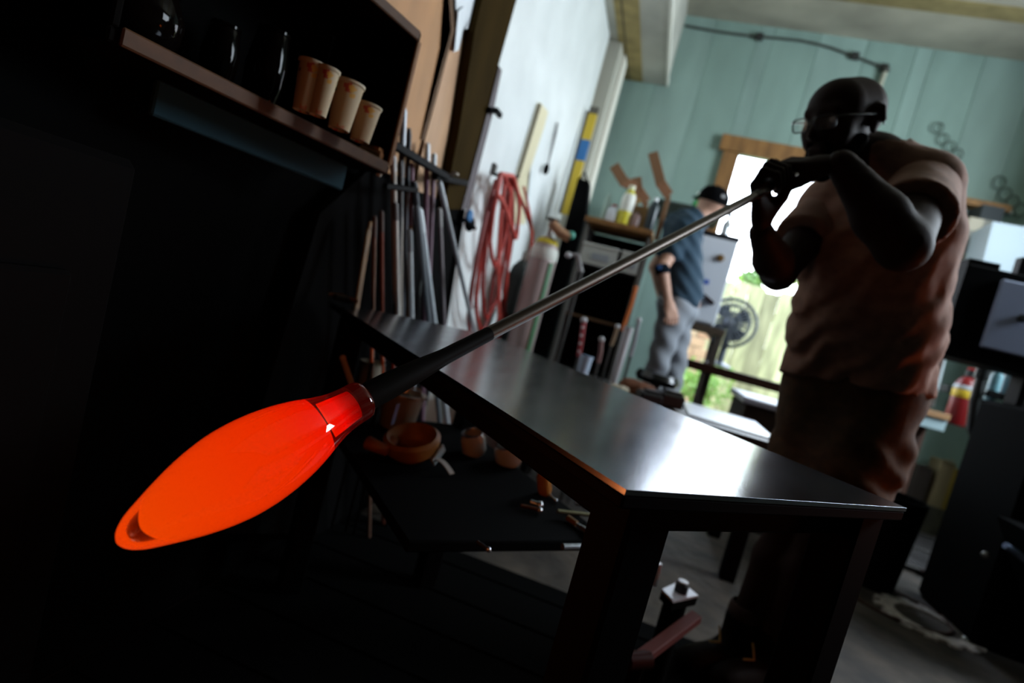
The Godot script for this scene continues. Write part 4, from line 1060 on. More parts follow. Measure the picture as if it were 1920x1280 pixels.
	var loop_pts := [
		[Vector3(-0.8000, 1.3838, -2.4181), Vector3(-0.7900, 1.2125, -2.3567), Vector3(-0.7900, 1.0302, -2.3891), Vector3(-0.7800, 0.8444, -2.4362), Vector3(-0.7800, 0.7108, -2.6151), Vector3(-0.7800, 0.6411, -2.8634), Vector3(-0.7900, 0.7550, -2.9472), Vector3(-0.8000, 1.0201, -2.7361), Vector3(-0.8000, 1.2551, -2.5739), Vector3(-0.8000, 1.3977, -2.4972)],
		[Vector3(-0.7900, 1.3648, -2.3567), Vector3(-0.7800, 1.2380, -2.3574), Vector3(-0.7800, 1.1013, -2.3748), Vector3(-0.7700, 0.8979, -2.4642), Vector3(-0.7700, 0.7537, -2.6519), Vector3(-0.7800, 0.8646, -2.7750), Vector3(-0.7900, 1.1039, -2.7397), Vector3(-0.7900, 1.2799, -2.6836), Vector3(-0.7900, 1.3919, -2.5138)],
		[Vector3(-0.7800, 1.3906, -2.4107), Vector3(-0.7700, 1.1935, -2.4788), Vector3(-0.7700, 0.9662, -2.6619), Vector3(-0.7700, 0.7015, -2.9388), Vector3(-0.7700, 0.6128, -2.9594), Vector3(-0.7800, 0.7292, -3.0142), Vector3(-0.7800, 1.0342, -2.8165), Vector3(-0.7800, 1.2452, -2.6290), Vector3(-0.7800, 1.3993, -2.4971)],
		[Vector3(-0.8000, 1.3542, -2.3592), Vector3(-0.7900, 1.1363, -2.3207), Vector3(-0.7800, 0.8858, -2.3411), Vector3(-0.7800, 0.7456, -2.4090), Vector3(-0.7800, 0.6186, -2.6075), Vector3(-0.7800, 0.7525, -2.7137), Vector3(-0.7900, 0.9602, -2.6509), Vector3(-0.7900, 1.1902, -2.6218), Vector3(-0.7900, 1.3819, -2.4569)],
		[Vector3(-0.7700, 1.3821, -2.3549), Vector3(-0.7700, 1.3434, -2.4978), Vector3(-0.7700, 1.1904, -2.5970), Vector3(-0.7700, 1.0888, -2.6006), Vector3(-0.7700, 1.0078, -2.5654), Vector3(-0.7700, 1.1056, -2.3871), Vector3(-0.7700, 1.2351, -2.3340), Vector3(-0.7700, 1.3656, -2.3274)],
		[Vector3(-0.7800, 1.4008, -2.4663), Vector3(-0.7800, 1.3672, -2.7131), Vector3(-0.7700, 1.3060, -2.9255), Vector3(-0.7700, 1.2259, -3.1346), Vector3(-0.7600, 1.0169, -3.1611), Vector3(-0.7600, 0.8298, -3.1472), Vector3(-0.7700, 0.7624, -3.0360), Vector3(-0.7800, 0.9256, -2.8510), Vector3(-0.7800, 1.1906, -2.7618), Vector3(-0.7800, 1.3917, -2.5052)],
		[Vector3(-0.7600, 1.3665, -2.2735), Vector3(-0.7600, 1.4057, -2.4516), Vector3(-0.7600, 1.3121, -2.6812), Vector3(-0.7600, 1.1699, -2.7721), Vector3(-0.7600, 1.2203, -2.6091), Vector3(-0.7600, 1.2780, -2.4136), Vector3(-0.7600, 1.2923, -2.2785), Vector3(-0.7600, 1.3630, -2.2769)]]
	for i in loop_pts.size():
		var c := Curve3D.new()
		var L: Array = loop_pts[i]
		for k in L.size():
			var tg: Vector3 = (L[mini(k + 1, L.size() - 1)] - L[maxi(k - 1, 0)]) * 0.18
			c.add_point(L[k], -tg, tg)
		var pts := []
		for k in 41: pts.append(c.sample_baked(c.get_baked_length() * k / 40.0))
		obj("loop", M.new().tube(pts, 0.0095, 8), red[i % 4], hos)
	var cab := thing("orange_cable", "thin orange cable hanging right of the red hose bundle", "cable", Vector3(-0.7400, 1.2680, -2.8385))
	var cc := Curve3D.new()
	for q in [Vector3(-0.8000, 1.4372, -2.7992), Vector3(-0.7700, 1.3259, -2.9541), Vector3(-0.7600, 1.2464, -3.0628), Vector3(-0.7500, 1.0788, -3.1405), Vector3(-0.7500, 0.8986, -3.2157), Vector3(-0.7600, 0.7673, -3.1385)]: cc.add_point(q)
	var cp := []
	for k in 31: cp.append(cc.sample_baked(cc.get_baked_length() * k / 30.0))
	obj("cord", M.new().tube(cp, 0.007, 8), mat("b8442a", 0.5), cab)
	var cp2 := []
	for k in 31: cp2.append(cp[k] + Vector3(0.012, -0.02, 0.045 * sin(k * 0.1)))
	obj("cord", M.new().tube(cp2, 0.006, 8), mat("a8382a", 0.5), cab)
	# things on the white wall
	var pb := thing("pale_board", "pale yellow board standing against the white wall behind the hose", "board", Vector3(-0.8600, 1.5932, -2.9113))
	obj("plank", M.new().prism([Vector3(-0.8620, 1.8966, -2.9286), Vector3(-0.8620, 1.9188, -3.1129), Vector3(-0.8620, 1.8299, -3.1114), Vector3(-0.8620, 1.5446, -3.0443), Vector3(-0.8620, 1.3175, -3.2473), Vector3(-0.8620, 1.2670, -2.9789), Vector3(-0.8620, 1.5132, -2.8762)], Vector3(-0.018, 0, 0)), mat("d8cfae", 0.8), pb)
	obj("edge", M.new().bar(Vector3(-0.8580, 1.8847, -2.9106), Vector3(-0.8580, 1.5078, -2.8537), 0.012, 0.014), mat("6b6250", 0.8), pb)
	var br := thing("hanging_brush", "thin black-headed brush hanging on the white wall", "brush", Vector3(-0.8600, 1.7827, -3.3366))
	obj("handle", M.new().tube([Vector3(-0.8620, 1.9509, -3.3666), Vector3(-0.8620, 1.8927, -3.3823), Vector3(-0.8600, 1.7049, -3.3973)], [0.006, 0.009, 0.005], 10), mat("4a4a4a", 0.5), br)
	obj("head", M.new().ball(Vector3(-0.8500, 1.6691, -3.3435), Vector3(0.018, 0.034, 0.024)), mat("08080a", 0.8), br)
	var lv := thing("spirit_level", "yellow level with a blue middle leaning by the white wall's far end", "level", Vector3(-0.8300, 1.9546, -4.1108))
	var lt := Vector3(-0.8100, 2.2784, -4.0846)
	var lb := Vector3(-0.8000, 1.5428, -4.0046)
	obj("body", M.new().bar(lt, lb, 0.062, 0.02, Vector3.BACK), mat("d2b432", 0.5), lv)
	obj("end_cap", M.new().bar(lt + (lt - lb).normalized() * 0.05, lt, 0.065, 0.023, Vector3.BACK), mat("5a564c", 0.6), lv)
	obj("middle", M.new().bar(lt.lerp(lb, 0.26), lt.lerp(lb, 0.47), 0.064, 0.023, Vector3.BACK), mat("2c6fae", 0.5), lv, "blue middle section")
	obj("edge", M.new().bar(lt.lerp(lb, -0.02) + Vector3(-0.042, 0.0, 0.0), lb + Vector3(-0.042, 0.0, 0.0), 0.02, 0.022, Vector3.BACK), mat("4c4c46", 0.5), lv)
	var bag := thing("black_bag", "tall black bag standing below the level near the corner", "bag", Vector3(-0.6944, 1.6296, -3.7586))
	obj("sack", M.new().prism([Vector3(-0.7224, 1.7419, -3.7095), Vector3(-0.6514, 1.7362, -3.7257), Vector3(-0.6124, 1.5327, -3.7186), Vector3(-0.6098, 1.3477, -3.7044), Vector3(Vector3(-0.6098, 1.3477, -3.7044).x, 0.0, Vector3(-0.6098, 1.3477, -3.7044).z), Vector3(Vector3(-0.7176, 1.3611, -3.6803).x, 0.0, Vector3(-0.7176, 1.3611, -3.6803).z), Vector3(-0.7176, 1.3611, -3.6803), Vector3(-0.7216, 1.5385, -3.6935)], Vector3(0, 0, -0.12)), mat("0b0b0c", 0.7), bag)
	obj("strap", M.new().tube([Vector3(-0.7115, 1.7433, -3.7328), Vector3(-0.6975, 1.7938, -3.7401), Vector3(-0.6596, 1.7323, -3.7441)], 0.008, 8), mat("0b0b0c", 0.7), bag)
	# gas cylinder
	var g0 := Vector3(-0.6466, 1.2128, -2.9640)
	var gb := Vector3(g0.x + 0.0, 0, g0.z)
	var gc := thing("gas_cylinder", "grey gas cylinder with green side and yellow collar label by the wall", "gas cylinder", gb)
	var gy := g0.y
	obj("body", M.new().lathe([[0, 0.01], [0.06, 0.01], [0.072, 0.03], [0.072, gy - 0.08], [0.066, gy - 0.03], [0.045, gy + 0.015], [0.022, gy + 0.035], [0, gy + 0.035]], gb, Vector3.UP, 28), mat("a3928e", 0.45, 0.2), gc)
	obj("label", M.new().lathe([[0.0725, gy - 0.09], [0.0735, gy - 0.088], [0.0735, gy - 0.05], [0.0690, gy - 0.03]], gb, Vector3.UP, 28), mat("c9c9c0", 0.6), gc, "white band")
	obj("collar", M.new().lathe([[0.058, gy - 0.008], [0.060, gy - 0.004], [0.046, gy + 0.02], [0.042, gy + 0.02]], gb, Vector3.UP, 28), mat("c8b22a", 0.6), gc, "yellow collar")
	obj("stripe", M.new().bar(gb + Vector3(0.058, 0.05, 0.043), gb + Vector3(0.058, gy - 0.1, 0.043), 0.03, 0.012, Vector3(0.8, 0, 0.6)), mat("3c6a42", 0.5), gc, "green stripe")
	obj("valve", M.new().lathe([[0.014, 0.0], [0.014, 0.05], [0.02, 0.055], [0.02, 0.085], [0.0, 0.085]], gb + Vector3(0, gy + 0.03, 0), Vector3.UP, 14), mat("8b8078", 0.35, 0.8), gc)
	obj("hand_wheel", M.new().lathe([[0.0, 0.0], [0.034, 0.0], [0.038, 0.007], [0.034, 0.014], [0.0, 0.014]], gb + Vector3(0, gy + 0.115, 0), Vector3.UP, 18), mat("3a3634", 0.5), gc)
	var g2 := Vector3(gb.x - 0.13, 0, gb.z - 0.12)
	var gd := thing("gas_cylinder", "dark narrow cylinder standing behind the red hose, left of the grey one", "gas cylinder", g2)
	obj("body", M.new().lathe([[0, 0.01], [0.055, 0.01], [0.062, 0.03], [0.062, 1.0], [0.05, 1.06], [0.02, 1.1], [0, 1.1]], g2, Vector3.UP, 24), mat("1d2320", 0.5), gd)
	obj("valve", M.new().lathe([[0.012, 0], [0.012, 0.06], [0.0, 0.06]], g2 + Vector3(0, 1.09, 0), Vector3.UP, 12), mat("6a625a", 0.4, 0.7), gd)
	var tm := thing("mallet", "tan wooden mallet handle lying over the grey cylinder's top", "mallet", Vector3(-0.5857, 1.2867, -2.9326))
	obj("handle", M.new().tube([Vector3(-0.6372, 1.3125, -2.9226), Vector3(-0.5880, 1.2747, -2.9311), Vector3(-0.5343, 1.2609, -2.9426)], [0.022, 0.028, 0.024], 12), tri_mat("b98a66", "fir", 0.03, 0.7, Vector3.ONE * 2, 0.6), tm)
	obj("end_cap", M.new().ball(Vector3(-0.5303, 1.2762, -2.9447), Vector3.ONE * 0.022), mat("3f8f7c", 0.4), tm, "green end")

# ---------------------------------------------------------------- back of the room
func build_back() -> void:
	var fir := tri_mat("9a6a35", "fir", 0.03, 0.7, Vector3(1.5, 1.5, 1.5), 0.6)
	# open cabinet with bottles
	var c0 := Vector3(-0.5499, 1.4676, -3.3675)
	var c1 := Vector3(-0.1643, 1.4597, -3.4570)
	var ty := (c0.y + c1.y) / 2
	var zc := (c0.z + c1.z) / 2
	var x0 := c0.x
	var x1 := c1.x
	var cb := thing("tool_cabinet", "open dark tool cabinet with a wooden top carrying bottles", "cabinet", Vector3((x0 + x1) / 2, 0, zc - 0.2))
	var dk := mat("151312", 0.8)
	obj("top", M.new().box(Vector3((x0 + x1) / 2, ty - 0.01, zc - 0.19), Vector3(x1 - x0 + 0.02, 0.03, 0.4)), fir, cb, "wooden top")
	obj("side", M.new().box(Vector3(x0 + 0.01, ty / 2 - 0.02, zc - 0.2), Vector3(0.02, ty - 0.03, 0.38)), mat("55534e", 0.7), cb)
	obj("side", M.new().box(Vector3(x1 - 0.01, ty / 2 - 0.02, zc - 0.2), Vector3(0.02, ty - 0.03, 0.38)), mat("2c241a", 0.7), cb)
	obj("back", M.new().box(Vector3((x0 + x1) / 2, ty / 2 - 0.02, zc - 0.38), Vector3(x1 - x0, ty - 0.03, 0.012)), dk, cb)
	for q in [0.28, 0.58, 0.9]: obj("shelf_board", M.new().box(Vector3((x0 + x1) / 2, ty - q, zc - 0.2), Vector3(x1 - x0 - 0.04, 0.016, 0.36)), tri_mat("5a3c1c", "fir", 0.03, 0.7, Vector3.ONE, 0.7) if q < 0.6 and q > 0.3 else dk, cb)
	var pl := mat("a9aaa4", 0.6)
	for q in [[x0 + 0.125, 0.21, "wide pale drawer box on the tool cabinet's upper shelf"], [x1 - 0.075, 0.11, "narrow pale drawer box beside the wide one in the tool cabinet"]]:
		var b := thing("drawer_box", q[1 + 1], "box", Vector3(q[0], ty - 0.27, zc - 0.12), "pale drawer boxes")
		var dbody := obj("body", M.new().box(Vector3(q[0], ty - 0.212, zc - 0.12), Vector3(q[1], 0.11, 0.22)), pl, b)
		obj("lid", M.new().box(Vector3(q[0], ty - 0.15, zc - 0.12), Vector3(q[1] + 0.01, 0.014, 0.23)), mat("c0c1bb", 0.6), b)
		obj("label", M.new().box(Vector3(q[0] + 0.01, ty - 0.215, zc - 0.008), Vector3(q[1] * 0.5, 0.04, 0.004)), mat("8a8f94", 0.6), dbody)
	var dy := ty + 0.006
	var bt := [
		[Vector3(-0.4684, 1.5747, -3.3436).x, 0.020, 0.17, "9fb8ac", "9fb8ac", "slim clear tube at the left end of the cabinet top", 0.0],
		[Vector3(-0.4204, 1.5464, -3.3525).x, 0.038, 0.11, "cfd4da", "b02c34", "white bottle with a red cap on the cabinet top", 0.0],
		[Vector3(-0.3484, 1.5660, -3.3709).x, 0.040, 0.24, "d8cf3e", "e8e8c8", "tall yellow and white bottle on the cabinet top", 1.0],
		[Vector3(-0.2802, 1.5209, -3.3833).x, 0.032, 0.10, "8a6f6a", "5a4a3a", "squat brownish jar right of the tall yellow bottle", 0.0],
		[Vector3(-0.1943, 1.5125, -3.4027).x, 0.030, 0.20, "1d2a30", "e9eef0", "dark bottle with a gleaming white top at the cabinet's right end", 0.0]]
	for q in bt:
		var p := Vector3(q[0], dy, zc - 0.08)
		var r: float = q[1]
		var h: float = q[2]
		var b := thing("bottle", q[5], "bottle", p, "bottles on the tool cabinet")
		obj("body", M.new().lathe([[0, 0], [r * 0.92, 0], [r, 0.008], [r, h * 0.7], [r * 0.8, h * 0.8], [r * 0.4, h * 0.88], [r * 0.4, h * 0.92], [0, h * 0.92]], p, Vector3.UP, 18), mat(q[3], 0.35), b)
		obj("cap", M.new().lathe([[0, h * 0.9], [r * 0.48, h * 0.9], [r * 0.48, h], [0, h]], p, Vector3.UP, 14), mat(q[4], 0.4), b)
		if q[6] > 0.5: obj("label", M.new().lathe([[r * 1.01, h * 0.35], [r * 1.02, h * 0.36], [r * 1.02, h * 0.69], [r * 0.83, h * 0.79]], p, Vector3.UP, 18), mat("e6e6dc", 0.5), b)
	var hb := mat("7d5a3c", 0.7)
	var pd := [[Vector3(-0.5131, 1.8508, -3.6642), Vector3(-0.4158, 1.7558, -3.6793), Vector3(-0.3468, 1.7503, -3.6951), "short wooden bracket leaning behind the white bottle"], [Vector3(-0.3053, 1.9909, -3.7239), Vector3(-0.1997, 1.8044, -3.7338), Vector3(-0.1396, 1.7582, -3.7442), "long wooden paddle leaning by the spray bottle against the teal wall"], [Vector3(-0.3626, 1.8176, -3.7173), Vector3(-0.3289, 1.7325, -3.7184), Vector3(-0.2622, 1.6878, -3.7305), "brown cardboard wedge standing between bottle and paddle"]]
	for q in pd: q.append(Vector3(q[2].x, ty + 0.006, q[2].z))
	for q in pd:
		var o := thing("wooden_paddle", q[3], "wood piece", q[1], "wooden pieces behind the bottles")
		obj("arm", M.new().bar(q[0], q[1], 0.062, 0.022, Vector3.BACK), hb, o)
		if q[2].y > q[4].y + 0.03: obj("prop", M.new().bar(q[2], q[4], 0.03, 0.016, Vector3.BACK), hb, o)
		obj("foot", M.new().bar(q[1] + (q[0] - q[1]).normalized() * 0.02, q[2], 0.06, 0.024, Vector3.BACK), mat("8a5f42", 0.7), o)
	var bx := Vector3(Vector3(-0.2814, 1.6631, -3.4974).x, dy, zc - 0.2)
	var bo := thing("cardboard_box", "brown cardboard box behind the tall yellow bottle", "box", bx)
	obj("body", M.new().box(bx + Vector3(0, 0.075, 0), Vector3(0.12, 0.15, 0.10)), mat("6d5026", 0.8), bo)
	obj("flap", M.new().bar(bx + Vector3(-0.06, 0.15, 0.04), bx + Vector3(-0.02, 0.19, 0.06), 0.1, 0.004), mat("8a6a3c", 0.8), bo)
	# small tools on and below the cabinet
	var mt := [
		[Vector3(-0.4985, 1.1655, -2.8403), Vector3(-0.4563, 1.1770, -2.8511), Vector3(-0.4162, 1.0999, -2.8543), 0.012, "8f8c8c", "bent silver lever in front of the cabinet's left foot", "lever"],
		[Vector3(-0.3341, 0.8736, -2.8040), Vector3(-0.3185, 0.7698, -2.7994), Vector3(-0.3113, 0.6961, -2.7952), 0.012, "8a1a26", "upright red tool with white rivets behind the table", "tool"],
		[Vector3(-0.1658, 0.8860, -2.7414), Vector3(-0.1665, 0.8337, -2.7370), Vector3(-0.1699, 0.7911, -2.7328), 0.009, "8d7a62", "short tan handle sticking up behind the table", "handle"],
		[Vector3(-0.0797, 0.9408, -2.7659), Vector3(-0.0717, 0.8387, -2.7596), Vector3(-0.0717, 0.7657, -2.7538), 0.010, "9a9ea4", "slim grey metal rod beside the worker's trousers", "rod"],
		[Vector3(-0.1489, 1.1025, -3.0716), Vector3(-0.1475, 1.0161, -3.0650), Vector3(-0.1573, 0.8686, -3.0510), 0.009, "c4641c", "glowing-orange strap hanging below the blowpipe by the worker", "strap"],
		[Vector3(-0.2122, 0.8120, -2.6216), Vector3(-0.2012, 0.7547, -2.6196), Vector3(-0.1974, 0.7056, -2.6166), 0.010, "7d5a58", "dull pinkish tool handle behind the table edge", "handle"]]
	for q in mt:
		var o := thing("hand_tool", q[5], q[6], q[2], "hand tools behind the table")
		obj("shaft", M.new().tube([q[0], q[1], q[2]], q[3], 10), mat(q[4], 0.4, 0.2), o)
		obj("end", M.new().ball(q[0], Vector3.ONE * q[3] * 1.35), mat("b9b9bc" if q[6] != "strap" else "c4641c", 0.35, 0.3), o)
		if q[6] == "tool":
			for k in 4: obj("rivet", M.new().ball(q[0].lerp(q[2], 0.2 + 0.22 * k) + Vector3(0, 0, 0.012), Vector3.ONE * 0.006), mat("d8d4d4", 0.4), o)
		var ft: Vector3 = q[2] + (q[2] - q[1]).normalized() * 0.1
		obj("shank", M.new().tube([q[2], Vector3(q[2].x, 0.0, q[2].z)], q[3] * 0.6, 8), mat("2a2826", 0.5), o)
	# low dark workbench with clutter behind the table
	var wb0 := Vector3(-0.3251, 0.6488, -2.5306)
	var wb1 := Vector3(0.3704, 0.6800, -2.9019)
	var by := 0.60
	var wbx := 0.05
	var wb := thing("workbench", "low dark workbench with a pale reflecting top behind the steel table", "workbench", Vector3(wbx, 0, -2.75))
	obj("top", M.new().box(Vector3(wbx, by - 0.02, -2.75), Vector3(1.10, 0.04, 0.62)), mat("2a2826", 0.4), wb)
	obj("steel_plate", M.new().box(Vector3(wbx + 0.36, by + 0.004, -2.78), Vector3(0.36, 0.008, 0.5)), mat("d2d4d8", 0.3, 0.6), wb, "bright steel plate let into the top")
	for s in [-1, 1]:
		for q in [-1, 1]: obj("leg", M.new().box(Vector3(wbx + s * 0.5, 0.28, -2.75 + q * 0.26), Vector3(0.06, 0.56, 0.06)), mat("141211", 0.8), wb)
	var wdr := obj("drawer", M.new().box(Vector3(wbx - 0.2, by - 0.11, -2.45), Vector3(0.5, 0.12, 0.02)), mat("17130f", 0.7), wb)
	obj("handle", M.new().tube([Vector3(wbx - 0.26, by - 0.11, -2.44), Vector3(wbx - 0.26, by - 0.11, -2.41), Vector3(wbx - 0.14, by - 0.11, -2.41), Vector3(wbx - 0.14, by - 0.11, -2.44)], 0.006, 8), mat("5a564e", 0.4, 0.6), wdr)
	var cl := [
		["leather_pouch", Vector3(0.0053, 0.7685, -2.6175), Vector3(0.075, 0.045, 0.05), "6d4128", "brown leather lump on the low workbench", "pouch"],
		["rag", Vector3(-0.0746, 0.7204, -2.5435), Vector3(0.05, 0.022, 0.035), "b0a48e", "pale crumpled rag on the workbench left of the leather lump", "rag"],
		["blue_cup", Vector3(-0.2443, 0.6982, -2.5020), Vector3(0.028, 0.032, 0.028), "b4c6da", "small pale blue cup at the workbench's left end", "cup"],
		["wood_scrap", Vector3(0.1239, 0.7431, -2.6947), Vector3(0.06, 0.02, 0.04), "8f7a66", "tan wood scrap on the workbench beneath the worker's hands", "wood scrap"],
		["anvil_block", Vector3(0.1390, 0.7111, -2.5927), Vector3(0.055, 0.03, 0.05), "0e0e10", "black anvil block in front of the bright plate", "anvil"],
		["anvil_block", Vector3(0.0550, 0.6762, -2.5188), Vector3(0.05, 0.022, 0.04), "15161a", "low dark steel block left of the anvil", "steel block"],
		["white_cup", Vector3(-0.1179, 0.8516, -2.8528), Vector3(0.022, 0.045, 0.022), "c8c8cc", "white plastic bottle behind the table near the grey trousers", "bottle"]]
	for q in cl:
		var p: Vector3 = q[1]
		var s: Vector3 = q[2]
		var base := Vector3(p.x, by + 0.008, p.z)
		var o := thing(q[0], q[4], q[5], base)
		var up: float = maxf(p.y - base.y, s.y)
		var hh: float = maxf(p.y + s.y - base.y, s.y * 1.7)
		if q[0] in ["blue_cup", "white_cup"]:
			obj("body", M.new().lathe([[0, 0], [s.x * 0.8, 0], [s.x, hh * 0.94], [s.x * 0.9, hh * 0.94], [s.x * 0.7, 0.01], [0, 0.01]], base, Vector3.UP, 18), mat(q[3], 0.4), o)
			obj("rim", M.new().lathe([[s.x * 0.95, hh * 0.93], [s.x * 1.06, hh * 0.94], [s.x * 1.06, hh], [s.x * 0.92, hh]], base, Vector3.UP, 18), mat(q[3], 0.4), o)
		elif q[0] == "anvil_block" or q[0] == "wood_scrap":
			obj("body", M.new().box(base + Vector3(0, s.y, 0), s * 2.0, Basis(Vector3.UP, 0.4), 0.008), mat(q[3], 0.4, 0.5 if q[0] == "anvil_block" else 0.0), o)
			obj("top", M.new().box(base + Vector3(0.01, s.y * 2.0 + 0.006, 0), Vector3(s.x * 1.4, 0.012, s.z * 1.3), Basis(Vector3.UP, 0.4), 0.004), mat(q[3], 0.35, 0.5 if q[0] == "anvil_block" else 0.0), o)
		else:
			var lump := nets([[base + Vector3(-s.x * 0.6, s.y * 0.6, 0), base + Vector3(s.x * 0.6, s.y * 0.7, 0), s.y, s.y * 0.8, 0.02], [base + Vector3(0, s.y * 0.5, -s.z * 0.5), base + Vector3(0.01, s.y * 0.6, s.z * 0.6), s.y * 0.9, s.y * 0.7, 0.02]], 0.007, func(pp: Vector3, d: float) -> float: return maxf(d + 0.006 * noise.get_noise_3d(pp.x * 4, pp.y * 4, pp.z * 4), base.y - pp.y))
			part_raw("body", merge_arrays([lump], base), mat(q[3], 0.85), o)
	# white cabinet with black top
	var f0 := Vector3(0.2635, 1.6910, -4.2967)
	var fx := Vector3(0.2380, 1.3714, -4.2652).x
	var fz := -4.25
	var fr := thing("white_cabinet", "white upright cabinet with a dark knob and blue sticker beside the doorway", "cabinet", Vector3(fx, 1.05, fz - 0.15))
	obj("body", M.new().box(Vector3(fx, 1.355, fz - 0.15), Vector3(0.30, 0.61, 0.30), Basis.IDENTITY, 0.008), mat("c6cad2", 0.5), fr)
	var wdoor := obj("door", M.new().box(Vector3(fx, 1.355, fz + 0.008), Vector3(0.29, 0.58, 0.016), Basis.IDENTITY, 0.004), mat("ced2da", 0.5), fr)
	obj("top_tray", M.new().box(Vector3(fx, 1.675, fz - 0.15), Vector3(0.31, 0.03, 0.31)), mat("15161a", 0.6), fr)
	obj("knob", M.new().lathe([[0, 0], [0.024, 0], [0.026, 0.015], [0.015, 0.02], [0, 0.02]], Vector3(fx + 0.06, 1.52, fz + 0.016), Vector3.BACK, 18), mat("6a4a1c", 0.5), wdoor, "brown round knob")
	obj("sticker", M.new().box(Vector3(fx + 0.01, 1.34, fz + 0.018), Vector3(0.045, 0.035, 0.003)), mat("3f5fae", 0.5), wdoor, "blue sticker")
	obj("latch", M.new().bar(Vector3(fx - 0.03, 1.27, fz + 0.03), Vector3(fx + 0.1, 1.20, fz + 0.03), 0.06, 0.025), mat("241416", 0.6), wdoor, "dark maroon latch")
	var fs := thing("cabinet_stand", "dark wooden stand under the white cabinet", "stand", Vector3(fx, 0, fz - 0.15))
	obj("top", M.new().box(Vector3(fx + 0.02, 1.02, fz - 0.15), Vector3(0.42, 0.05, 0.36)), mat("3a2a18", 0.6), fs)
	for s in [-1, 1]:
		for q in [-1, 1]: obj("leg", M.new().box(Vector3(fx + 0.02 + s * 0.18, 0.497, fz - 0.15 + q * 0.15), Vector3(0.045, 0.995, 0.045)), mat("2c2014", 0.7), fs)
	var fb := Vector3(fx + 0.05, 1.692, fz - 0.1)
	var fbo := thing("bottle", "shiny clear bottle standing on the white cabinet's black top", "bottle", fb)
	obj("body", M.new().lathe([[0, 0], [0.03, 0], [0.032, 0.01], [0.032, 0.09], [0.014, 0.12], [0.012, 0.15], [0, 0.15]], fb, Vector3.UP, 18), mat("c8ced6", 0.15, 0.6), fbo)
	obj("cap", M.new().lathe([[0.014, 0.145], [0.016, 0.148], [0.016, 0.17], [0, 0.17]], fb, Vector3.UP, 14), mat("202226", 0.5), fbo)
	var gb := Vector3(0.0425, 1.9392, -4.6253)
	var gbo := thing("green_bottle", "small bright green bottle on the wall ledge behind the worker's cap", "bottle", Vector3(gb.x, gb.y - 0.06, gb.z))
	obj("body", M.new().lathe([[0, -0.07], [0.026, -0.07], [0.028, 0.0], [0.012, 0.04], [0.01, 0.075], [0, 0.075]], gb, Vector3.UP, 16), mat("3f9a58", 0.25), gbo)
	obj("cap", M.new().lathe([[0.012, 0.07], [0.014, 0.075], [0.014, 0.09], [0, 0.09]], gb, Vector3.UP, 12), mat("e8eeea", 0.4), gbo)
	var lg := thing("wall_ledge", "narrow dark ledge on the teal wall left of the doorway", "ledge", Vector3(gb.x, gb.y - 0.09, ZB + 0.3))
	obj("board", M.new().box(Vector3(gb.x - 0.05, gb.y - 0.082, ZB + 0.32), Vector3(0.5, 0.02, 0.62)), mat("2a3430", 0.7), lg)
	obj("bracket", M.new().bar(Vector3(gb.x - 0.05, gb.y - 0.092, ZB + 0.5), Vector3(gb.x - 0.05, gb.y - 0.4, ZB + 0.02), 0.02, 0.02), mat("2a3430", 0.7), lg)
	var lm := Vector3(0.1787, 2.2875, -5.0970)
	var la := thing("wall_lamp", "small dark work lamp with silver bulbs on the door jamb", "lamp", lm)
	obj("bracket", M.new().bar(lm + Vector3(-0.04, 0.05, 0), lm + Vector3(-0.02, -0.12, 0), 0.03, 0.03), mat("22221f", 0.6), la)
	obj("bulb", M.new().ball(lm + Vector3(0.01, 0.0, 0.04), Vector3(0.028, 0.034, 0.028)), mat("d6d8dc", 0.2, 0.3), la)
	obj("bulb", M.new().ball(lm + Vector3(-0.005, -0.13, 0.04), Vector3(0.028, 0.034, 0.028)), mat("d6d8dc", 0.2, 0.3), la)
	# rail and chest in the doorway, fan on the rail
	var ry := 0.79
	var rz := -4.15
	var ra := thing("door_rail", "dark wooden rail across the lower part of the open doorway", "rail", Vector3(0.75, 0, rz))
	obj("beam", M.new().box(Vector3(0.72, ry - 0.03, rz), Vector3(1.15, 0.06, 0.14)), mat("24140e", 0.6), ra)
	for s in [0.17, 1.27]: obj("post", M.new().box(Vector3(s, 0.365, rz), Vector3(0.06, 0.73, 0.08)), mat("24140e", 0.7), ra)
	var cx := 0.86
	var cz := -3.55
	var ch := thing("storage_chest", "dark rusty chest with a pale lid edge under the doorway rail", "chest", Vector3(cx, 0, cz))
	obj("body", M.new().box(Vector3(cx + 0.1, 0.33, cz), Vector3(0.78, 0.66, 0.5), Basis.IDENTITY, 0.01), tri_mat("3a2716", "rust", 0.03, 0.35, Vector3.ONE * 1.5, 0.7), ch)
	var clid := obj("lid", M.new().box(Vector3(cx + 0.1, 0.68, cz), Vector3(0.82, 0.035, 0.54), Basis.IDENTITY, 0.006), mat("b9bccb", 0.35, 0.2), ch, "pale lid")
	obj("hasp", M.new().box(Vector3(cx + 0.1, 0.63, cz + 0.255), Vector3(0.05, 0.07, 0.014)), mat("5a4a3a", 0.5, 0.6), clid)
	var fc := Vector3(0.5052, 1.1140, -4.4102)
	var fn := thing("desk_fan", "round grey caged fan standing on the doorway rail", "fan", Vector3(fc.x, ry, fc.z))
	var gp := mat("6d757d", 0.5)
	var ax := Vector3(-0.25, 0.0, 0.97).normalized()
	var fx1 := ax.cross(Vector3.UP).normalized()
	var R := 0.175
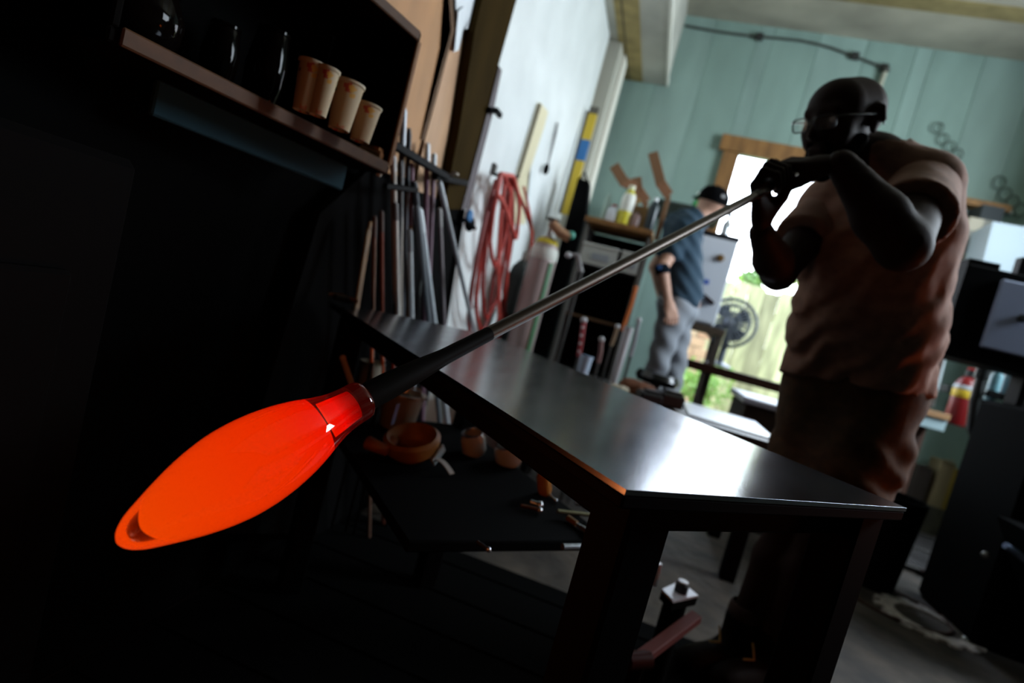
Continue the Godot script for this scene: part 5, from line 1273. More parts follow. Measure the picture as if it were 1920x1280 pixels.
	for k in 2:
		var off := ax * (0.05 if k == 0 else -0.05)
		for rr in [1.0, 0.72, 0.4]:
			var ring := []
			for i in 33: ring.append(fc + off * (2.0 - rr if rr < 0.9 else 0.3) + (fx1 * cos(TAU * i / 32) + Vector3.UP * sin(TAU * i / 32)) * R * rr)
			obj("guard_ring", M.new().tube(ring, 0.006 if rr < 0.9 else 0.010, 6, false), gp, fn)
		for i in 32:
			var d := fx1 * cos(TAU * i / 32) + Vector3.UP * sin(TAU * i / 32)
			obj("guard_wire", M.new().tube([fc + off * 0.3 + d * R, fc + off * 1.28 + d * R * 0.72, fc + off * 1.6 + d * R * 0.4, fc + off * 1.7 + d * R * 0.16], 0.0042, 5), gp, fn)
	for i in 4:
		var an := TAU * i / 4 + 0.4
		var d := fx1 * cos(an) + Vector3.UP * sin(an)
		var e := fx1 * cos(an + 0.9) + Vector3.UP * sin(an + 0.9)
		obj("blade", M.new().prism([fc + d * 0.03, fc + d * 0.13 + ax * 0.012, fc + (d + e).normalized() * 0.145, fc + e * 0.12 - ax * 0.012, fc + e * 0.03], ax * 0.004), mat("2c3640", 0.4), fn)
	var hub := obj("hub", M.new().lathe([[0, -0.09], [0.04, -0.09], [0.045, -0.02], [0.035, 0.02], [0, 0.03]], fc, ax, 18), mat("343c44", 0.4), fn)
	obj("badge", M.new().lathe([[0, 0], [0.028, 0], [0.03, 0.008], [0.02, 0.014], [0, 0.014]], fc + ax * 0.085, ax, 18), mat("9aa0a8", 0.3, 0.5), hub)
	obj("stem", M.new().tube([fc - ax * 0.05 - Vector3(0, 0.03, 0), Vector3(fc.x, ry + 0.03, fc.z) - ax * 0.02], [0.02, 0.026], 12), mat("5a626c", 0.4), fn)
	obj("base", M.new().lathe([[0, 0], [0.085, 0], [0.09, 0.008], [0.07, 0.02], [0.03, 0.035], [0, 0.035]], Vector3(fc.x, ry, fc.z) - ax * 0.02, Vector3.UP, 24), mat("5a626c", 0.4), fn)
	# stool in front of the worker
	var st := Vector3(0.0881, 0.8746, -3.3149)
	var so := thing("work_stool", "black rounded stool with a white highlight by the worker's knees", "stool", Vector3(st.x, 0, st.z))
	obj("seat", M.new().lathe([[0, -0.03], [0.11, -0.03], [0.125, 0.0], [0.11, 0.03], [0, 0.035]], Vector3(st.x, 0.66, st.z), Vector3.UP, 24), mat("08080a", 0.25), so)
	obj("pedestal", M.new().lathe([[0.0, 0.0], [0.2, 0.0], [0.2, 0.03], [0.03, 0.06], [0.03, 0.63], [0, 0.63]], Vector3(st.x, 0.0, st.z), Vector3.UP, 20), mat("0c0c0e", 0.4), so)
	# cable clipped to the teal wall, conduit, wire ornaments
	var cz2 := ZB + 0.014
	var cw := thing("wall_cable", "dark cable sagging across the top of the teal wall on clips", "cable", Vector3(0.2741, 3.4006, -4.9800))
	var cv := Curve3D.new()
	var cpt := [Vector3(-0.4302, 3.4185, -4.9850), Vector3(-0.1453, 3.4066, -4.9850), Vector3(0.1645, 3.4126, -4.9850), Vector3(0.4706, 3.4276, -4.9850), Vector3(0.7151, 3.4054, -4.9850), Vector3(0.8935, 3.3661, -4.9850), Vector3(1.0449, 3.3319, -4.9850), Vector3(1.1347, 3.3092, -4.9850)]
	for k in cpt.size():
		var tg: Vector3 = (cpt[mini(k + 1, cpt.size() - 1)] - cpt[maxi(k - 1, 0)]) * 0.16
		cv.add_point(cpt[k], -tg, tg)
	var cpp := []
	for k in 41: cpp.append(cv.sample_baked(cv.get_baked_length() * k / 40.0))
	obj("cord", M.new().tube(cpp, 0.010, 8), mat("3e403a", 0.7), cw)
	for q in [Vector3(0.1644, 3.4111, -4.9820), Vector3(0.8919, 3.3686, -4.9820), Vector3(1.1173, 3.3133, -4.9820)]: obj("clip", M.new().box(q, Vector3(0.055, 0.055, 0.03)), mat("2c2d2a", 0.7), cw)
	var cd := thing("wall_conduit", "pale conduit on the teal wall behind the blower's head", "conduit", Vector3(1.1222, 3.1738, -4.9700))
	obj("pipe", M.new().tube([Vector3(1.1309, 3.2897, -4.9700), Vector3(1.1239, 3.1945, -4.9700), Vector3(1.1273, 2.8864, -4.9700)], 0.018, 10), mat("b9b8a6", 0.6), cd)
	obj("elbow", M.new().ball(Vector3(1.1298, 3.2936, -4.9700), Vector3.ONE * 0.028), mat("4a4a44", 0.6), cd)
	for q in [[Vector3(1.6955, 2.8657, -4.9850), "curled dark wire ornament on the teal wall above the blower's shoulder", 1.0], [Vector3(2.1943, 2.5520, -4.9850), "curled wire ornament low on the teal wall near the white hood", 1.15]]:
		var w := thing("wire_ornament", q[1], "ornament", q[0], "wire ornaments on the teal wall")
		for k in 4:
			var pts := []
			for i in 16:
				var an := i * 0.5 + k * 1.3
				pts.append(q[0] + Vector3(-0.1 + 0.06 * k + cos(an) * 0.035 * q[2], 0.04 - 0.045 * k + sin(an) * 0.04 * q[2] + (0.03 if k == 0 else 0.0), 0.004 + 0.0004 * i))
			obj("curl", M.new().tube(pts, 0.0042, 6), mat("4e5c54", 0.6), w)
		obj("bead", M.new().ball(q[0] + Vector3(0.02, -0.13, 0.008), Vector3.ONE * 0.02), mat("c2ced0", 0.3), w)
	var du := thing("ceiling_duct", "black duct under the ceiling at the picture's upper right", "duct", Vector3(2.0, 3.2, -3.9))
	obj("duct", M.new().bar(Vector3(1.1942, 3.8443, -4.8407), Vector3(2.5916, 3.9907, -5.1793), 0.3, 0.22), mat("0d0d0c", 0.7), du)
	obj("strap", M.new().bar(Vector3(1.4050, 3.8654, -4.8917), Vector3(1.4427, 3.8716, -4.9010), 0.31, 0.23), mat("1a1a18", 0.6), du)

# ---------------------------------------------------------------- what stands on the table's under-shelf and beside it
func build_under_table() -> void:
	var sy := 0.50
	var dk := mat("0a0908", 0.8)
	var fm := thing("floor_mat", "black rubber mat on the floor under the steel table", "mat", Vector3(-0.2, 0, -0.9))
	obj("sheet", M.new().box(Vector3(-0.21, 0.006, -0.75), Vector3(1.32, 0.012, 2.2), Basis.IDENTITY, 0.004), mat("060606", 0.9), fm)
	for k in 12: obj("rib", M.new().box(Vector3(-0.21, 0.014, -1.75 + k * 0.18), Vector3(1.28, 0.006, 0.03)), mat("060606", 0.9), fm)
	var st := mat("a89a88", 0.3, 0.45)
	# can with brush
	var c := Vector3(-0.7677, 0.5000, -1.5716)
	var cn := thing("tin_can", "ribbed tin can catching orange light left of the pipe's end", "can", c)
	obj("body", M.new().lathe([[0, 0], [0.036, 0], [0.037, 0.004], [0.035, 0.03], [0.037, 0.034], [0.035, 0.06], [0.037, 0.064], [0.037, 0.098], [0.034, 0.098], [0.034, 0.006], [0, 0.006]], c, Vector3.UP, 24), st, cn)
	obj("rim", M.new().lathe([[0.036, 0.096], [0.0395, 0.097], [0.0395, 0.101], [0.034, 0.101]], c, Vector3.UP, 24), mat("a89a80", 0.3, 0.9), cn)
	var sp := thing("wooden_stick", "pale wooden stick leaning against the tin can", "stick", Vector3(-0.5877, 0.6298, -1.1286))
	obj("shaft", M.new().tube([Vector3(-0.6245, 0.6712, -1.1336), Vector3(-0.5731, 0.6131, -1.1204)], 0.0065, 10), mat("a58c74", 0.7), sp)
	obj("tip", M.new().ball(Vector3(-0.6248, 0.6723, -1.1336), Vector3.ONE * 0.0075), mat("b59c84", 0.7), sp)
	# slats lit orange behind, between the table legs
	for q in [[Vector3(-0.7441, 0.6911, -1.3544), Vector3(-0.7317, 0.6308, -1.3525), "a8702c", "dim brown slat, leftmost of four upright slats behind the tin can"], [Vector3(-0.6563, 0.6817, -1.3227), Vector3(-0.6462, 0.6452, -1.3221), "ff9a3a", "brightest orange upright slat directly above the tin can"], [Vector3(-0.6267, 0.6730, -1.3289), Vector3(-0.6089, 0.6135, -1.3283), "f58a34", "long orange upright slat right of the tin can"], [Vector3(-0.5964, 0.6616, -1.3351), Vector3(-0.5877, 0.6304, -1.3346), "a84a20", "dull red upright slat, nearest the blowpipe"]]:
		var a: Vector3 = q[0]
		var b: Vector3 = q[1]
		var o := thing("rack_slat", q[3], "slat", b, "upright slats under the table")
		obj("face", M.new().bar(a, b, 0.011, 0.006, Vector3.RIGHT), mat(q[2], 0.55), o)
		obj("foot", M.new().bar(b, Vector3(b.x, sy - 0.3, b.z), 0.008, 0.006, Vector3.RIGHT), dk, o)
	# bucket
	var b := Vector3(-0.5533, 0.5000, -1.3485)
	var bk := thing("steel_bucket", "small steel bucket with a dented label beneath the hot pipe end", "bucket", b)
	obj("body", M.new().lathe([[0, 0], [0.040, 0], [0.043, 0.004], [0.054, 0.09], [0.051, 0.09], [0.040, 0.008], [0, 0.008]], b, Vector3.UP, 28), st, bk)
	obj("rim", M.new().lathe([[0.053, 0.087], [0.0575, 0.089], [0.0575, 0.094], [0.052, 0.094]], b, Vector3.UP, 28), mat("b09a84", 0.3, 0.9), bk)
	obj("bail", M.new().tube([b + Vector3(-0.05, 0.085, 0.025), b + Vector3(-0.01, 0.12, 0.05), b + Vector3(0.05, 0.118, 0.03), b + Vector3(0.055, 0.085, 0.0)], 0.003, 8), st, bk)
	obj("label", M.new().bar(b + Vector3(0.012, 0.02, 0.0455), b + Vector3(0.016, 0.075, 0.051), 0.04, 0.002, Vector3.RIGHT), mat("6d6a86", 0.5), bk)
	# cherry-wood block mould with handle
	var w := Vector3(-0.4241, 0.5000, -1.1654)
	var wood := tri_mat("b0742e", "fir", 0.03, 0.7, Vector3.ONE * 2.5, 0.55)
	var bl := thing("wood_block_mould", "round brown wooden shaping block with a short handle under the pipe end", "wooden mould", w)
	obj("cup", M.new().lathe([[0, 0.0], [0.04, 0.002], [0.058, 0.02], [0.062, 0.045], [0.054, 0.052], [0.046, 0.045], [0.03, 0.022], [0, 0.016]], w + Vector3(0, 0.006, 0), Vector3(-0.12, 0.94, 0.32), 28), wood, bl)
	obj("handle", M.new().tube([w + Vector3(-0.045, 0.025, 0.02), Vector3(-0.4810, 0.5200, -1.0976) + Vector3(0.02, 0.0, 0.0), Vector3(-0.5056, 0.5200, -1.1052)], [0.016, 0.013, 0.015], 14), tri_mat("a85a28", "fir", 0.03, 0.7, Vector3.ONE * 2.5, 0.55), bl, "reddish handle")
	obj("cut_edge", M.new().bar(w + Vector3(0.056, 0.01, 0.02), w + Vector3(0.064, 0.045, -0.005), 0.03, 0.006, Vector3.RIGHT), mat("8f9a98", 0.5), bl, "pale cut edge")
	var pp := Vector3(-0.3536, 0.5000, -1.1507)
	var pr := thing("curled_paper", "curled strip of pale paper in front of the wooden block", "paper", pp)
	var arc := []
	for i in 9:
		var t := i / 8.0
		arc.append(pp + Vector3(-0.045 + 0.08 * t, 0.004 + 0.018 * sin(PI * t), -0.01 + 0.02 * t))
	for i in 8: obj("strip", M.new().bar(arc[i], arc[i + 1], 0.018, 0.0016), mat("9a948a", 0.8), pr)
	# jars, ring and small tools
	var jars := [[Vector3(-0.3341, 0.5000, -1.3483), 0.030, 0.055, "cfc8c4", "pale glass jar lying left of the metal ring"], [Vector3(-0.2470, 0.5000, -1.3652), 0.034, 0.05, "d4d8da", "shiny metal cup beside the pale glass jar"], [Vector3(-0.1285, 0.5000, -1.2321), 0.016, 0.055, "c8863c", "small amber vial standing among the dark tools"]]
	for q in jars:
		var p: Vector3 = q[0]
		var r: float = q[1]
		var h: float = q[2]
		var o := thing("small_jar", q[4], "jar", p, "vessels on the table's under-shelf")
		obj("body", M.new().lathe([[0, 0], [r * 0.8, 0], [r, h * 0.2], [r, h * 0.75], [r * 0.8, h], [r * 0.72, h], [r * 0.9, h * 0.7], [r * 0.85, h * 0.2], [0, 0.006]], p, Vector3(-0.25, 0.9, 0.3), 22), mat(q[3], 0.15, 0.1), o)
		obj("rim", M.new().lathe([[r * 0.74, h], [r * 0.86, h], [r * 0.86, h + 0.004], [r * 0.74, h + 0.004]], p, Vector3(-0.25, 0.9, 0.3), 22), mat("c4c4c4", 0.2, 0.8), o)
	var tl := [
		[Vector3(-0.1408, 0.5100, -1.1235), Vector3(-0.1215, 0.5100, -1.1233), 0.005, "b8c4cc", "short bright steel pin on the dark table's under-shelf"],
		[Vector3(-0.1543, 0.5050, -1.0950), Vector3(-0.1170, 0.5050, -1.1083), 0.004, "8a4a30", "copper-coloured thin rod below the bright steel pin"],
		[Vector3(-0.0843, 0.5100, -1.1220), Vector3(0.0223, 0.5100, -1.1960), 0.0045, "9a9678", "long thin olive rod with a ball end under the table edge"],
		[Vector3(-0.0596, 0.5120, -1.2028), Vector3(-0.0374, 0.5120, -1.2126), 0.006, "b4bcc4", "stubby bright pin nearest the table's front edge"],
		[Vector3(-0.0486, 0.5000, -0.9861), Vector3(0.0229, 0.5000, -1.0575), 0.006, "a8adb4", "straight steel blade lying lowest of the tools under the table"],
		[Vector3(-0.1754, 0.5050, -0.8750), Vector3(-0.1521, 0.5050, -0.8622), 0.003, "6a6a6c", "faint short wire at the dark left under the table"],
		[Vector3(-0.1309, 0.5030, -1.2404), Vector3(-0.0996, 0.5030, -1.2021), 0.003, "8d8a86", "tiny steel wire beside the amber vial"]]
	for q in tl:
		var o := thing("steel_tool", q[4], "tool", (q[0] + q[1]) / 2, "small tools under the table")
		obj("shaft", M.new().tube([q[0], q[1]], q[2], 8), mat(q[3], 0.25, 0.8), o)
		obj("end", M.new().ball(q[1], Vector3.ONE * q[2] * 1.5), mat("c8ccd0", 0.25, 0.8), o)
	var cv := []
	for i in 9:
		var t := i / 8.0
		cv.append(Vector3(-0.0411, 0.5000, -1.1080).lerp(Vector3(-0.0052, 0.5000, -1.0278), t) + Vector3(0.02 * sin(PI * t), 0.004, 0))
	var cb := thing("curved_blade", "curved silver blade under the front of the table", "blade", cv[4])
	obj("blade", M.new().tube(cv, [0.003, 0.005, 0.007, 0.007, 0.007, 0.006, 0.006, 0.005, 0.003], 8), mat("b0b4bc", 0.25, 0.8), cb)
	obj("tang", M.new().tube([cv[0], cv[0] + Vector3(-0.02, 0.002, -0.01)], 0.006, 8), mat("7a5a34", 0.5), cb)
	var wt := Vector3(0.0154, 0.4999, -0.9503)
	var wb := thing("white_tag", "grey-white tag with a red side hanging below the under-shelf", "tag", wt)
	obj("card", M.new().bar(wt + Vector3(0, 0.018, 0), wt - Vector3(0, 0.018, 0), 0.032, 0.006, Vector3.RIGHT), mat("b4bcc0", 0.6), wb)
	obj("edge", M.new().bar(wt + Vector3(-0.02, 0.018, 0), wt + Vector3(-0.02, -0.018, 0), 0.008, 0.008, Vector3.RIGHT), mat("7a2614", 0.6), wb)
	# pedestal with a white top and a knob, and red foot lever
	var p0 := Vector3(0.1857, 0.3000, -1.4305)
	var p1 := Vector3(0.2128, 0.3000, -1.3902)
	var p2 := Vector3(0.2759, 0.3000, -1.4699)
	var p3 := Vector3(0.2350, 0.3000, -1.5219)
	var pc := (p0 + p1 + p2 + p3) / 4
	var pe := thing("small_pedestal", "small black pedestal with a square white top and round knob on the floor", "pedestal", Vector3(pc.x, 0, pc.z))
	obj("top", M.new().prism([p0, p1, p2, p3], Vector3(0, 0.006, 0)), mat("c9d0da", 0.4), pe, "square white top")
	obj("plate", M.new().prism([p0, p1, p2, p3], Vector3(0, -0.02, 0)), mat("0c0c0c", 0.6), pe)
	obj("column", M.new().lathe([[0, 0], [0.05, 0], [0.05, 0.02], [0.028, 0.03], [0.028, 0.28], [0, 0.28]], Vector3(pc.x, 0, pc.z), Vector3.UP, 16), mat("0c0c0c", 0.6), pe)
	obj("knob", M.new().lathe([[0, 0], [0.016, 0], [0.017, 0.02], [0.012, 0.025], [0, 0.025]], pc + Vector3(0.004, 0.006, 0), Vector3.UP, 16), mat("15151a", 0.3), pe)
	obj("knob_cap", M.new().lathe([[0, 0], [0.012, 0], [0.012, 0.003], [0, 0.004]], pc + Vector3(0.004, 0.031, 0), Vector3.UP, 16), mat("d8dce2", 0.4), pe)
	var bo := Vector3(0.1754, 0.3000, -1.4521)
	var vb := thing("small_vial", "tiny pale vial with a white lid left of the pedestal's white top", "vial", bo)
	obj("body", M.new().lathe([[0, 0], [0.011, 0], [0.011, 0.04], [0.006, 0.046], [0, 0.046]], bo - Vector3(0.012, 0.0, 0), Vector3.UP, 12), mat("b0b4c0", 0.3), vb)
	obj("lid", M.new().lathe([[0, 0.046], [0.009, 0.046], [0.009, 0.056], [0, 0.056]], bo - Vector3(0.012, 0, 0), Vector3.UP, 12), mat("e0e2e6", 0.4), vb)
	var l0 := Vector3(0.2734, 0.2828, -1.4054)
	var l1 := Vector3(0.1541, 0.2192, -1.2385)
	var lv := thing("red_lever", "dull red slanting pedal lever near the floor in front of the boots", "lever", l1)
	obj("arm", M.new().bar(l0, l1, 0.028, 0.02), mat("5a1509", 0.7), lv)
	obj("pivot", M.new().lathe([[0, -0.03], [0.02, -0.03], [0.02, 0.03], [0, 0.03]], l1, Vector3(0.6, 0, -0.5), 14), mat("2a0d08", 0.5), lv)
	obj("post", M.new().bar(l1, Vector3(l1.x, 0.0, l1.z), 0.03, 0.03, Vector3.RIGHT), mat("120b08", 0.6), lv)

# ---------------------------------------------------------------- right side
func build_right() -> void:
	# furnace mouth out of the frame to the right: its glow rims the man in orange
	var fp := Vector3(1.55, 0.78, -1.7)
	var fu := thing("glory_hole_furnace", "round reheating furnace with a glowing mouth right of the man", "furnace", Vector3(1.9, 0, -1.65))
	var blk := mat("080707", 0.7)
	var dir := Vector3(-1.0, 0, 0.12).normalized()
	obj("drum", M.new().lathe([[0, -0.5], [0.26, -0.5], [0.28, -0.48], [0.28, -0.02], [0.26, 0.0], [0.13, 0.0], [0.12, -0.05], [0, -0.05]], fp + Vector3(0.1, 0, 0.06), dir, 32), blk, fu)
	obj("glowing_mouth", M.new().lathe([[0, 0], [0.115, 0], [0.115, 0.004], [0, 0.004]], fp + Vector3(0.1, 0, 0.06) - dir * 0.045, dir, 28), glow(Color(1.0, 0.30, 0.06), 1.5), fu, "orange flame mouth")
	for s in [-1, 1]: obj("leg", M.new().bar(fp + Vector3(0.27, -0.24, 0.16) + Vector3(0, 0, 1) * s * 0.16 - Vector3(0, 0, 0.16), Vector3(fp.x + 0.27, 0, fp.z) + Vector3(0, 0, 1) * s * 0.2, 0.05, 0.05, Vector3.RIGHT), blk, fu)
	var sl := SpotLight3D.new()
	sl.name = "furnace_glow"
	sl.light_color = Color(1.0, 0.48, 0.2)
	sl.light_energy = 0.17
	sl.light_size = 0.11
	sl.spot_angle = 75.0
	sl.spot_range = 10.0
	sl.shadow_enabled = true
	add_child(sl)
	sl.look_at_from_position(fp + Vector3(0.1, 0, 0.06) + dir * 0.02, fp + dir * 2.0)
	# grey panel cabinet
	var c0 := Vector3(1.2985, 1.1942, -2.7995)
	var c1 := Vector3(1.3015, 1.4845, -2.8234)
	var h := 0.30
	var ec := thing("electrical_cabinet", "black cabinet with a grey-blue door panel at the picture's right edge", "cabinet", Vector3(1.5, 1.1, -3.0))
	obj("body", M.new().box(Vector3(1.43, 1.33, -2.98), Vector3(0.50, 0.40, 0.28), Basis.IDENTITY, 0.006), mat("0b0b0c", 0.6), ec)
	var edoor := obj("door", M.new().box(Vector3(1.49, 1.345, -2.83), Vector3(0.36, 0.295, 0.02), Basis.IDENTITY, 0.006), mat("98a3bf", 0.45, 0.1), ec, "grey-blue door panel")
	obj("knob", M.new().lathe([[0, 0], [0.016, 0], [0.017, 0.02], [0.012, 0.025], [0, 0.025]], Vector3(1.4180, 1.3493, -2.8295) , Vector3.BACK, 16), mat("0a0a0a", 0.4), edoor)
	obj("switch", M.new().box(Vector3(1.3839, 1.5709, -2.9010) + Vector3(0.02, 0.0, 0), Vector3(0.05, 0.08, 0.05)), mat("0a0a0a", 0.5), ec)
	for s in [1.58, 1.64]: obj("leg", M.new().box(Vector3(s, 1.065, -3.0), Vector3(0.03, 0.13, 0.1)), mat("0b0b0c", 0.6), ec)
	obj("vent", M.new().box(Vector3(1.25, 1.545, -2.95), Vector3(0.12, 0.03, 0.16)), mat("0a0a0a", 0.6), ec)
	# big dark machine below it
	var bm := thing("grinding_machine", "big black machine in shadow at the lower right edge", "machine", Vector3(1.75, 0, -2.7))
	obj("body", M.new().box(Vector3(1.86, 0.50, -2.95), Vector3(0.62, 1.0, 0.5), Basis.IDENTITY, 0.02), mat("040404", 0.9), bm)
	obj("hopper", M.new().prism([Vector3(1.48, 0.55, -2.68), Vector3(2.2, 0.55, -2.68), Vector3(2.1, 0.25, -2.6), Vector3(1.62, 0.25, -2.6)], Vector3(0, 0, 0.22)), mat("040404", 0.9), bm)
	obj("pipe", M.new().tube([Vector3(1.4163, 0.4800, -2.4611), Vector3(1.4597, 0.4655, -2.4701), Vector3(1.5052, 0.4434, -2.4789)], 0.012, 10), mat("6a7894", 0.4, 0.5), bm, "dull blue pipe")
	obj("bolt", M.new().ball(Vector3(1.4207, 0.4045, -2.5591), Vector3.ONE * 0.014), mat("6a6a66", 0.4, 0.6), bm)
	# white hood behind
	var hd := Vector3(1.9053, 2.0072, -4.2425)
	var ho := thing("white_hood", "pale bluish sheet-metal hood above the grey-blue panel", "hood", hd)
	obj("front", M.new().prism([Vector3(1.8130, 2.1210, -4.2299), Vector3(2.1359, 2.1500, -4.3078), Vector3(2.2324, 1.8012, -4.3026), Vector3(1.8208, 1.8000, -4.2062)], Vector3(0.05, 0, -0.35)), mat("808f96", 0.6), ho)
	obj("flange", M.new().bar(Vector3(1.8045, 1.7933, -4.1812), Vector3(2.2272, 1.7947, -4.2802), 0.02, 0.03), mat("8c989c", 0.5), ho)
	# wall shelf with boxes
	var s0 := Vector3(1.6766, 2.4199, -4.9429)
	var s1 := Vector3(2.1870, 2.4265, -5.0629)
	var sy := (s0.y + s1.y) / 2
	var ws := thing("wall_shelf", "short wooden wall shelf right of the blower's shoulder", "shelf", Vector3((s0.x + s1.x) / 2, sy, ZB + 0.4))
	obj("board", M.new().box(Vector3((s0.x + s1.x) / 2, sy, s0.z - 0.2), Vector3(s1.x - s0.x, 0.05, 0.5)), tri_mat("b98344", "fir", 0.03, 0.7, Vector3.ONE * 1.5, 0.6), ws)
	obj("bracket", M.new().bar(Vector3(s0.x + 0.2, sy - 0.03, s0.z - 0.1), Vector3(s0.x + 0.2, sy - 0.35, ZB + 0.03), 0.03, 0.03, Vector3.RIGHT), mat("5a4a34", 0.7), ws)
	var gx := [[Vector3(1.9012, 2.0480, -4.7598), Vector3(0.09, 0.40, 0.2), "b8b09c", "tall beige file box under the short wooden shelf"], [Vector3(2.0154, 2.1550, -4.8466), Vector3(0.14, 0.44, 0.2), "2c3438", "dark binder stack under the shelf beside the beige box"]]
	for q in gx:
		var o := thing("file_box", q[3], "box", q[0] - Vector3(0, q[1].y / 2, 0), "boxes under the wall shelf")
		obj("body", M.new().box(q[0], q[1]), mat(q[2], 0.7), o)
		obj("spine", M.new().box(q[0] + Vector3(0, 0.03, q[1].z / 2), Vector3(q[1].x * 0.6, q[1].y * 0.4, 0.008)), mat("8d8d84", 0.7), o)
	var lr := Vector3(2.0127, 1.9259, -4.8276)
	var lo := thing("wall_ledge", "dark ledge carrying the file boxes right of the blower", "ledge", Vector3(lr.x, lr.y - 0.04, lr.z - 0.1))
	obj("board", M.new().box(Vector3(lr.x + 0.06, gx[0][0].y - 0.23, lr.z - 0.3), Vector3(0.42, 0.03, 0.9)), mat("3a3c38", 0.7), lo)
	obj("bracket", M.new().bar(Vector3(lr.x, gx[0][0].y - 0.25, lr.z - 0.1), Vector3(lr.x, gx[0][0].y - 0.55, ZB + 0.02), 0.03, 0.03, Vector3.RIGHT), mat("3a3c38", 0.7), lo)
	# white standing pipe and dark post
	var pv := thing("white_pipe", "pale standing pipe behind the blower's lower back", "pipe", Vector3(1.9079, 1.2100, -4.4885))
	obj("pipe", M.new().tube([Vector3(1.8617, 1.7996, -4.5247), Vector3(1.8901, 0.9040, -4.4599)], 0.030, 14), mat("c3d2d6", 0.45), pv)
	obj("coupling", M.new().tube([Vector3(1.8717, 1.4861, -4.5020), Vector3(1.8755, 1.4194, -4.4976)], 0.037, 14), mat("aebdc2", 0.45), pv)
	var dp := thing("wooden_post", "reddish brown timber post behind the blower's shirt hem", "post", Vector3(1.7542, 0.9063, -4.1193))
	obj("post", M.new().bar(Vector3(1.6709, 1.2682, -4.0256), Vector3(1.6636, 0.4049, -3.9551), 0.05, 0.05, Vector3.RIGHT), tri_mat("5a3a2c", "fir", 0.03, 0.6, Vector3.ONE, 0.7), dp)
	obj("cap", M.new().box(Vector3(1.6691, 1.2745, -4.0257), Vector3(0.06, 0.02, 0.06)), mat("4a3024", 0.7), dp)
	var ls := thing("low_shelf", "low shelf with a wooden front and pale top right of the blower's hip", "shelf", Vector3(1.7160, 0.8611, -4.1067))
	obj("board", M.new().bar(Vector3(1.5698, 0.8623, -3.9696), Vector3(1.7268, 0.8646, -4.0065), 0.30, 0.035), tri_mat("b98a5c", "fir", 0.03, 0.7, Vector3.ONE * 1.5, 0.6), ls)
	obj("apron", M.new().bar(Vector3(1.5776, 0.8104, -3.9673), Vector3(1.7285, 0.8111, -4.0026), 0.26, 0.07), mat("a9c0c4", 0.6), ls)
	obj("leg", M.new().bar(Vector3(1.6992, 0.8099, -3.9957), Vector3(Vector3(1.6992, 0.8099, -3.9957).x, 0.0, Vector3(1.6992, 0.8099, -3.9957).z), 0.03, 0.03, Vector3.RIGHT), mat("5a3a2c", 0.7), ls)
	var bn := Vector3(1.2558, 0.6032, -3.1029)
	var wbn := thing("black_bin", "black bin with a white bag corner behind the blower's shorts", "bin", Vector3(bn.x, 0, bn.z))
	obj("body", M.new().lathe([[0, 0], [0.12, 0], [0.15, 0.45], [0.14, 0.45], [0.115, 0.02], [0, 0.02]], Vector3(bn.x + 0.03, 0, bn.z), Vector3.UP, 24), mat("0b0b0c", 0.6), wbn)
	obj("bag", M.new().prism([Vector3(1.2888, 0.7347, -3.2241), Vector3(1.3058, 0.7118, -3.2263), Vector3(1.2695, 0.5919, -3.2082), Vector3(1.2425, 0.5350, -3.1974), Vector3(1.2490, 0.6468, -3.2078)], Vector3(0, 0, -0.03)), mat("c8ccd8", 0.7), wbn, "white bag corner")
	obj("bag", M.new().prism([Vector3(1.2134, 0.5051, -3.1882), Vector3(1.2712, 0.4603, -3.1981), Vector3(1.2481, 0.3990, -3.1878), Vector3(1.1927, 0.4252, -3.1770)], Vector3(0, 0, -0.03)), mat("b4b8c0", 0.7), wbn)
	obj("tape", M.new().bar(Vector3(1.3033, 0.6982, -3.2349), Vector3(1.3385, 0.6968, -3.2430), 0.012, 0.012), mat("c04a1a", 0.6), wbn, "orange tape")
	# fire extinguisher
	var fe := Vector3(1.9813, 1.0266, -4.2850)
	var fx := thing("fire_extinguisher", "red fire extinguisher with a yellow label on the teal wall", "fire extinguisher", fe - Vector3(0, 0.2, 0))
	var fax := Vector3.UP
	obj("tank", M.new().lathe([[0, -0.2], [0.055, -0.2], [0.062, -0.185], [0.062, 0.06], [0.045, 0.1], [0.02, 0.12], [0, 0.12]], fe, fax, 22), mat("7d0e12", 0.4), fx)
	obj("label", M.new().lathe([[0.0625, -0.02], [0.0635, -0.018], [0.0635, 0.03], [0.0625, 0.032]], fe, fax, 22), mat("d8b62a", 0.5), fx, "yellow label")
	obj("plate", M.new().lathe([[0.0625, 0.034], [0.0635, 0.036], [0.0635, 0.058], [0.06, 0.062]], fe, fax, 22), mat("c4ccd4", 0.5), fx)
	obj("valve", M.new().box(fe + Vector3(0, 0.14, 0), Vector3(0.04, 0.05, 0.04)), mat("1a1a1a", 0.4, 0.5), fx)
	obj("lever", M.new().bar(fe + Vector3(-0.02, 0.17, 0.0), fe + Vector3(0.09, 0.18, 0.02), 0.02, 0.012), mat("b01820", 0.4), fx)
	obj("bracket", M.new().bar(fe + Vector3(0, 0.02, -0.05), Vector3(fe.x, fe.y + 0.02, ZB + 0.01), 0.04, 0.05), mat("2a2a2a", 0.5), fx)
	obj("hose", M.new().tube([fe + Vector3(0.03, 0.14, 0.02), fe + Vector3(0.1, 0.1, 0.03), fe + Vector3(0.1, -0.08, 0.03)], 0.01, 8), mat("121212", 0.6), fx)
	# black hose loop on the right
	var bh := thing("black_hose", "thick black hose looping below the grey-blue panel cabinet", "hose", Vector3(1.6930, 0.9255, -3.3854))
	var hc := Curve3D.new()
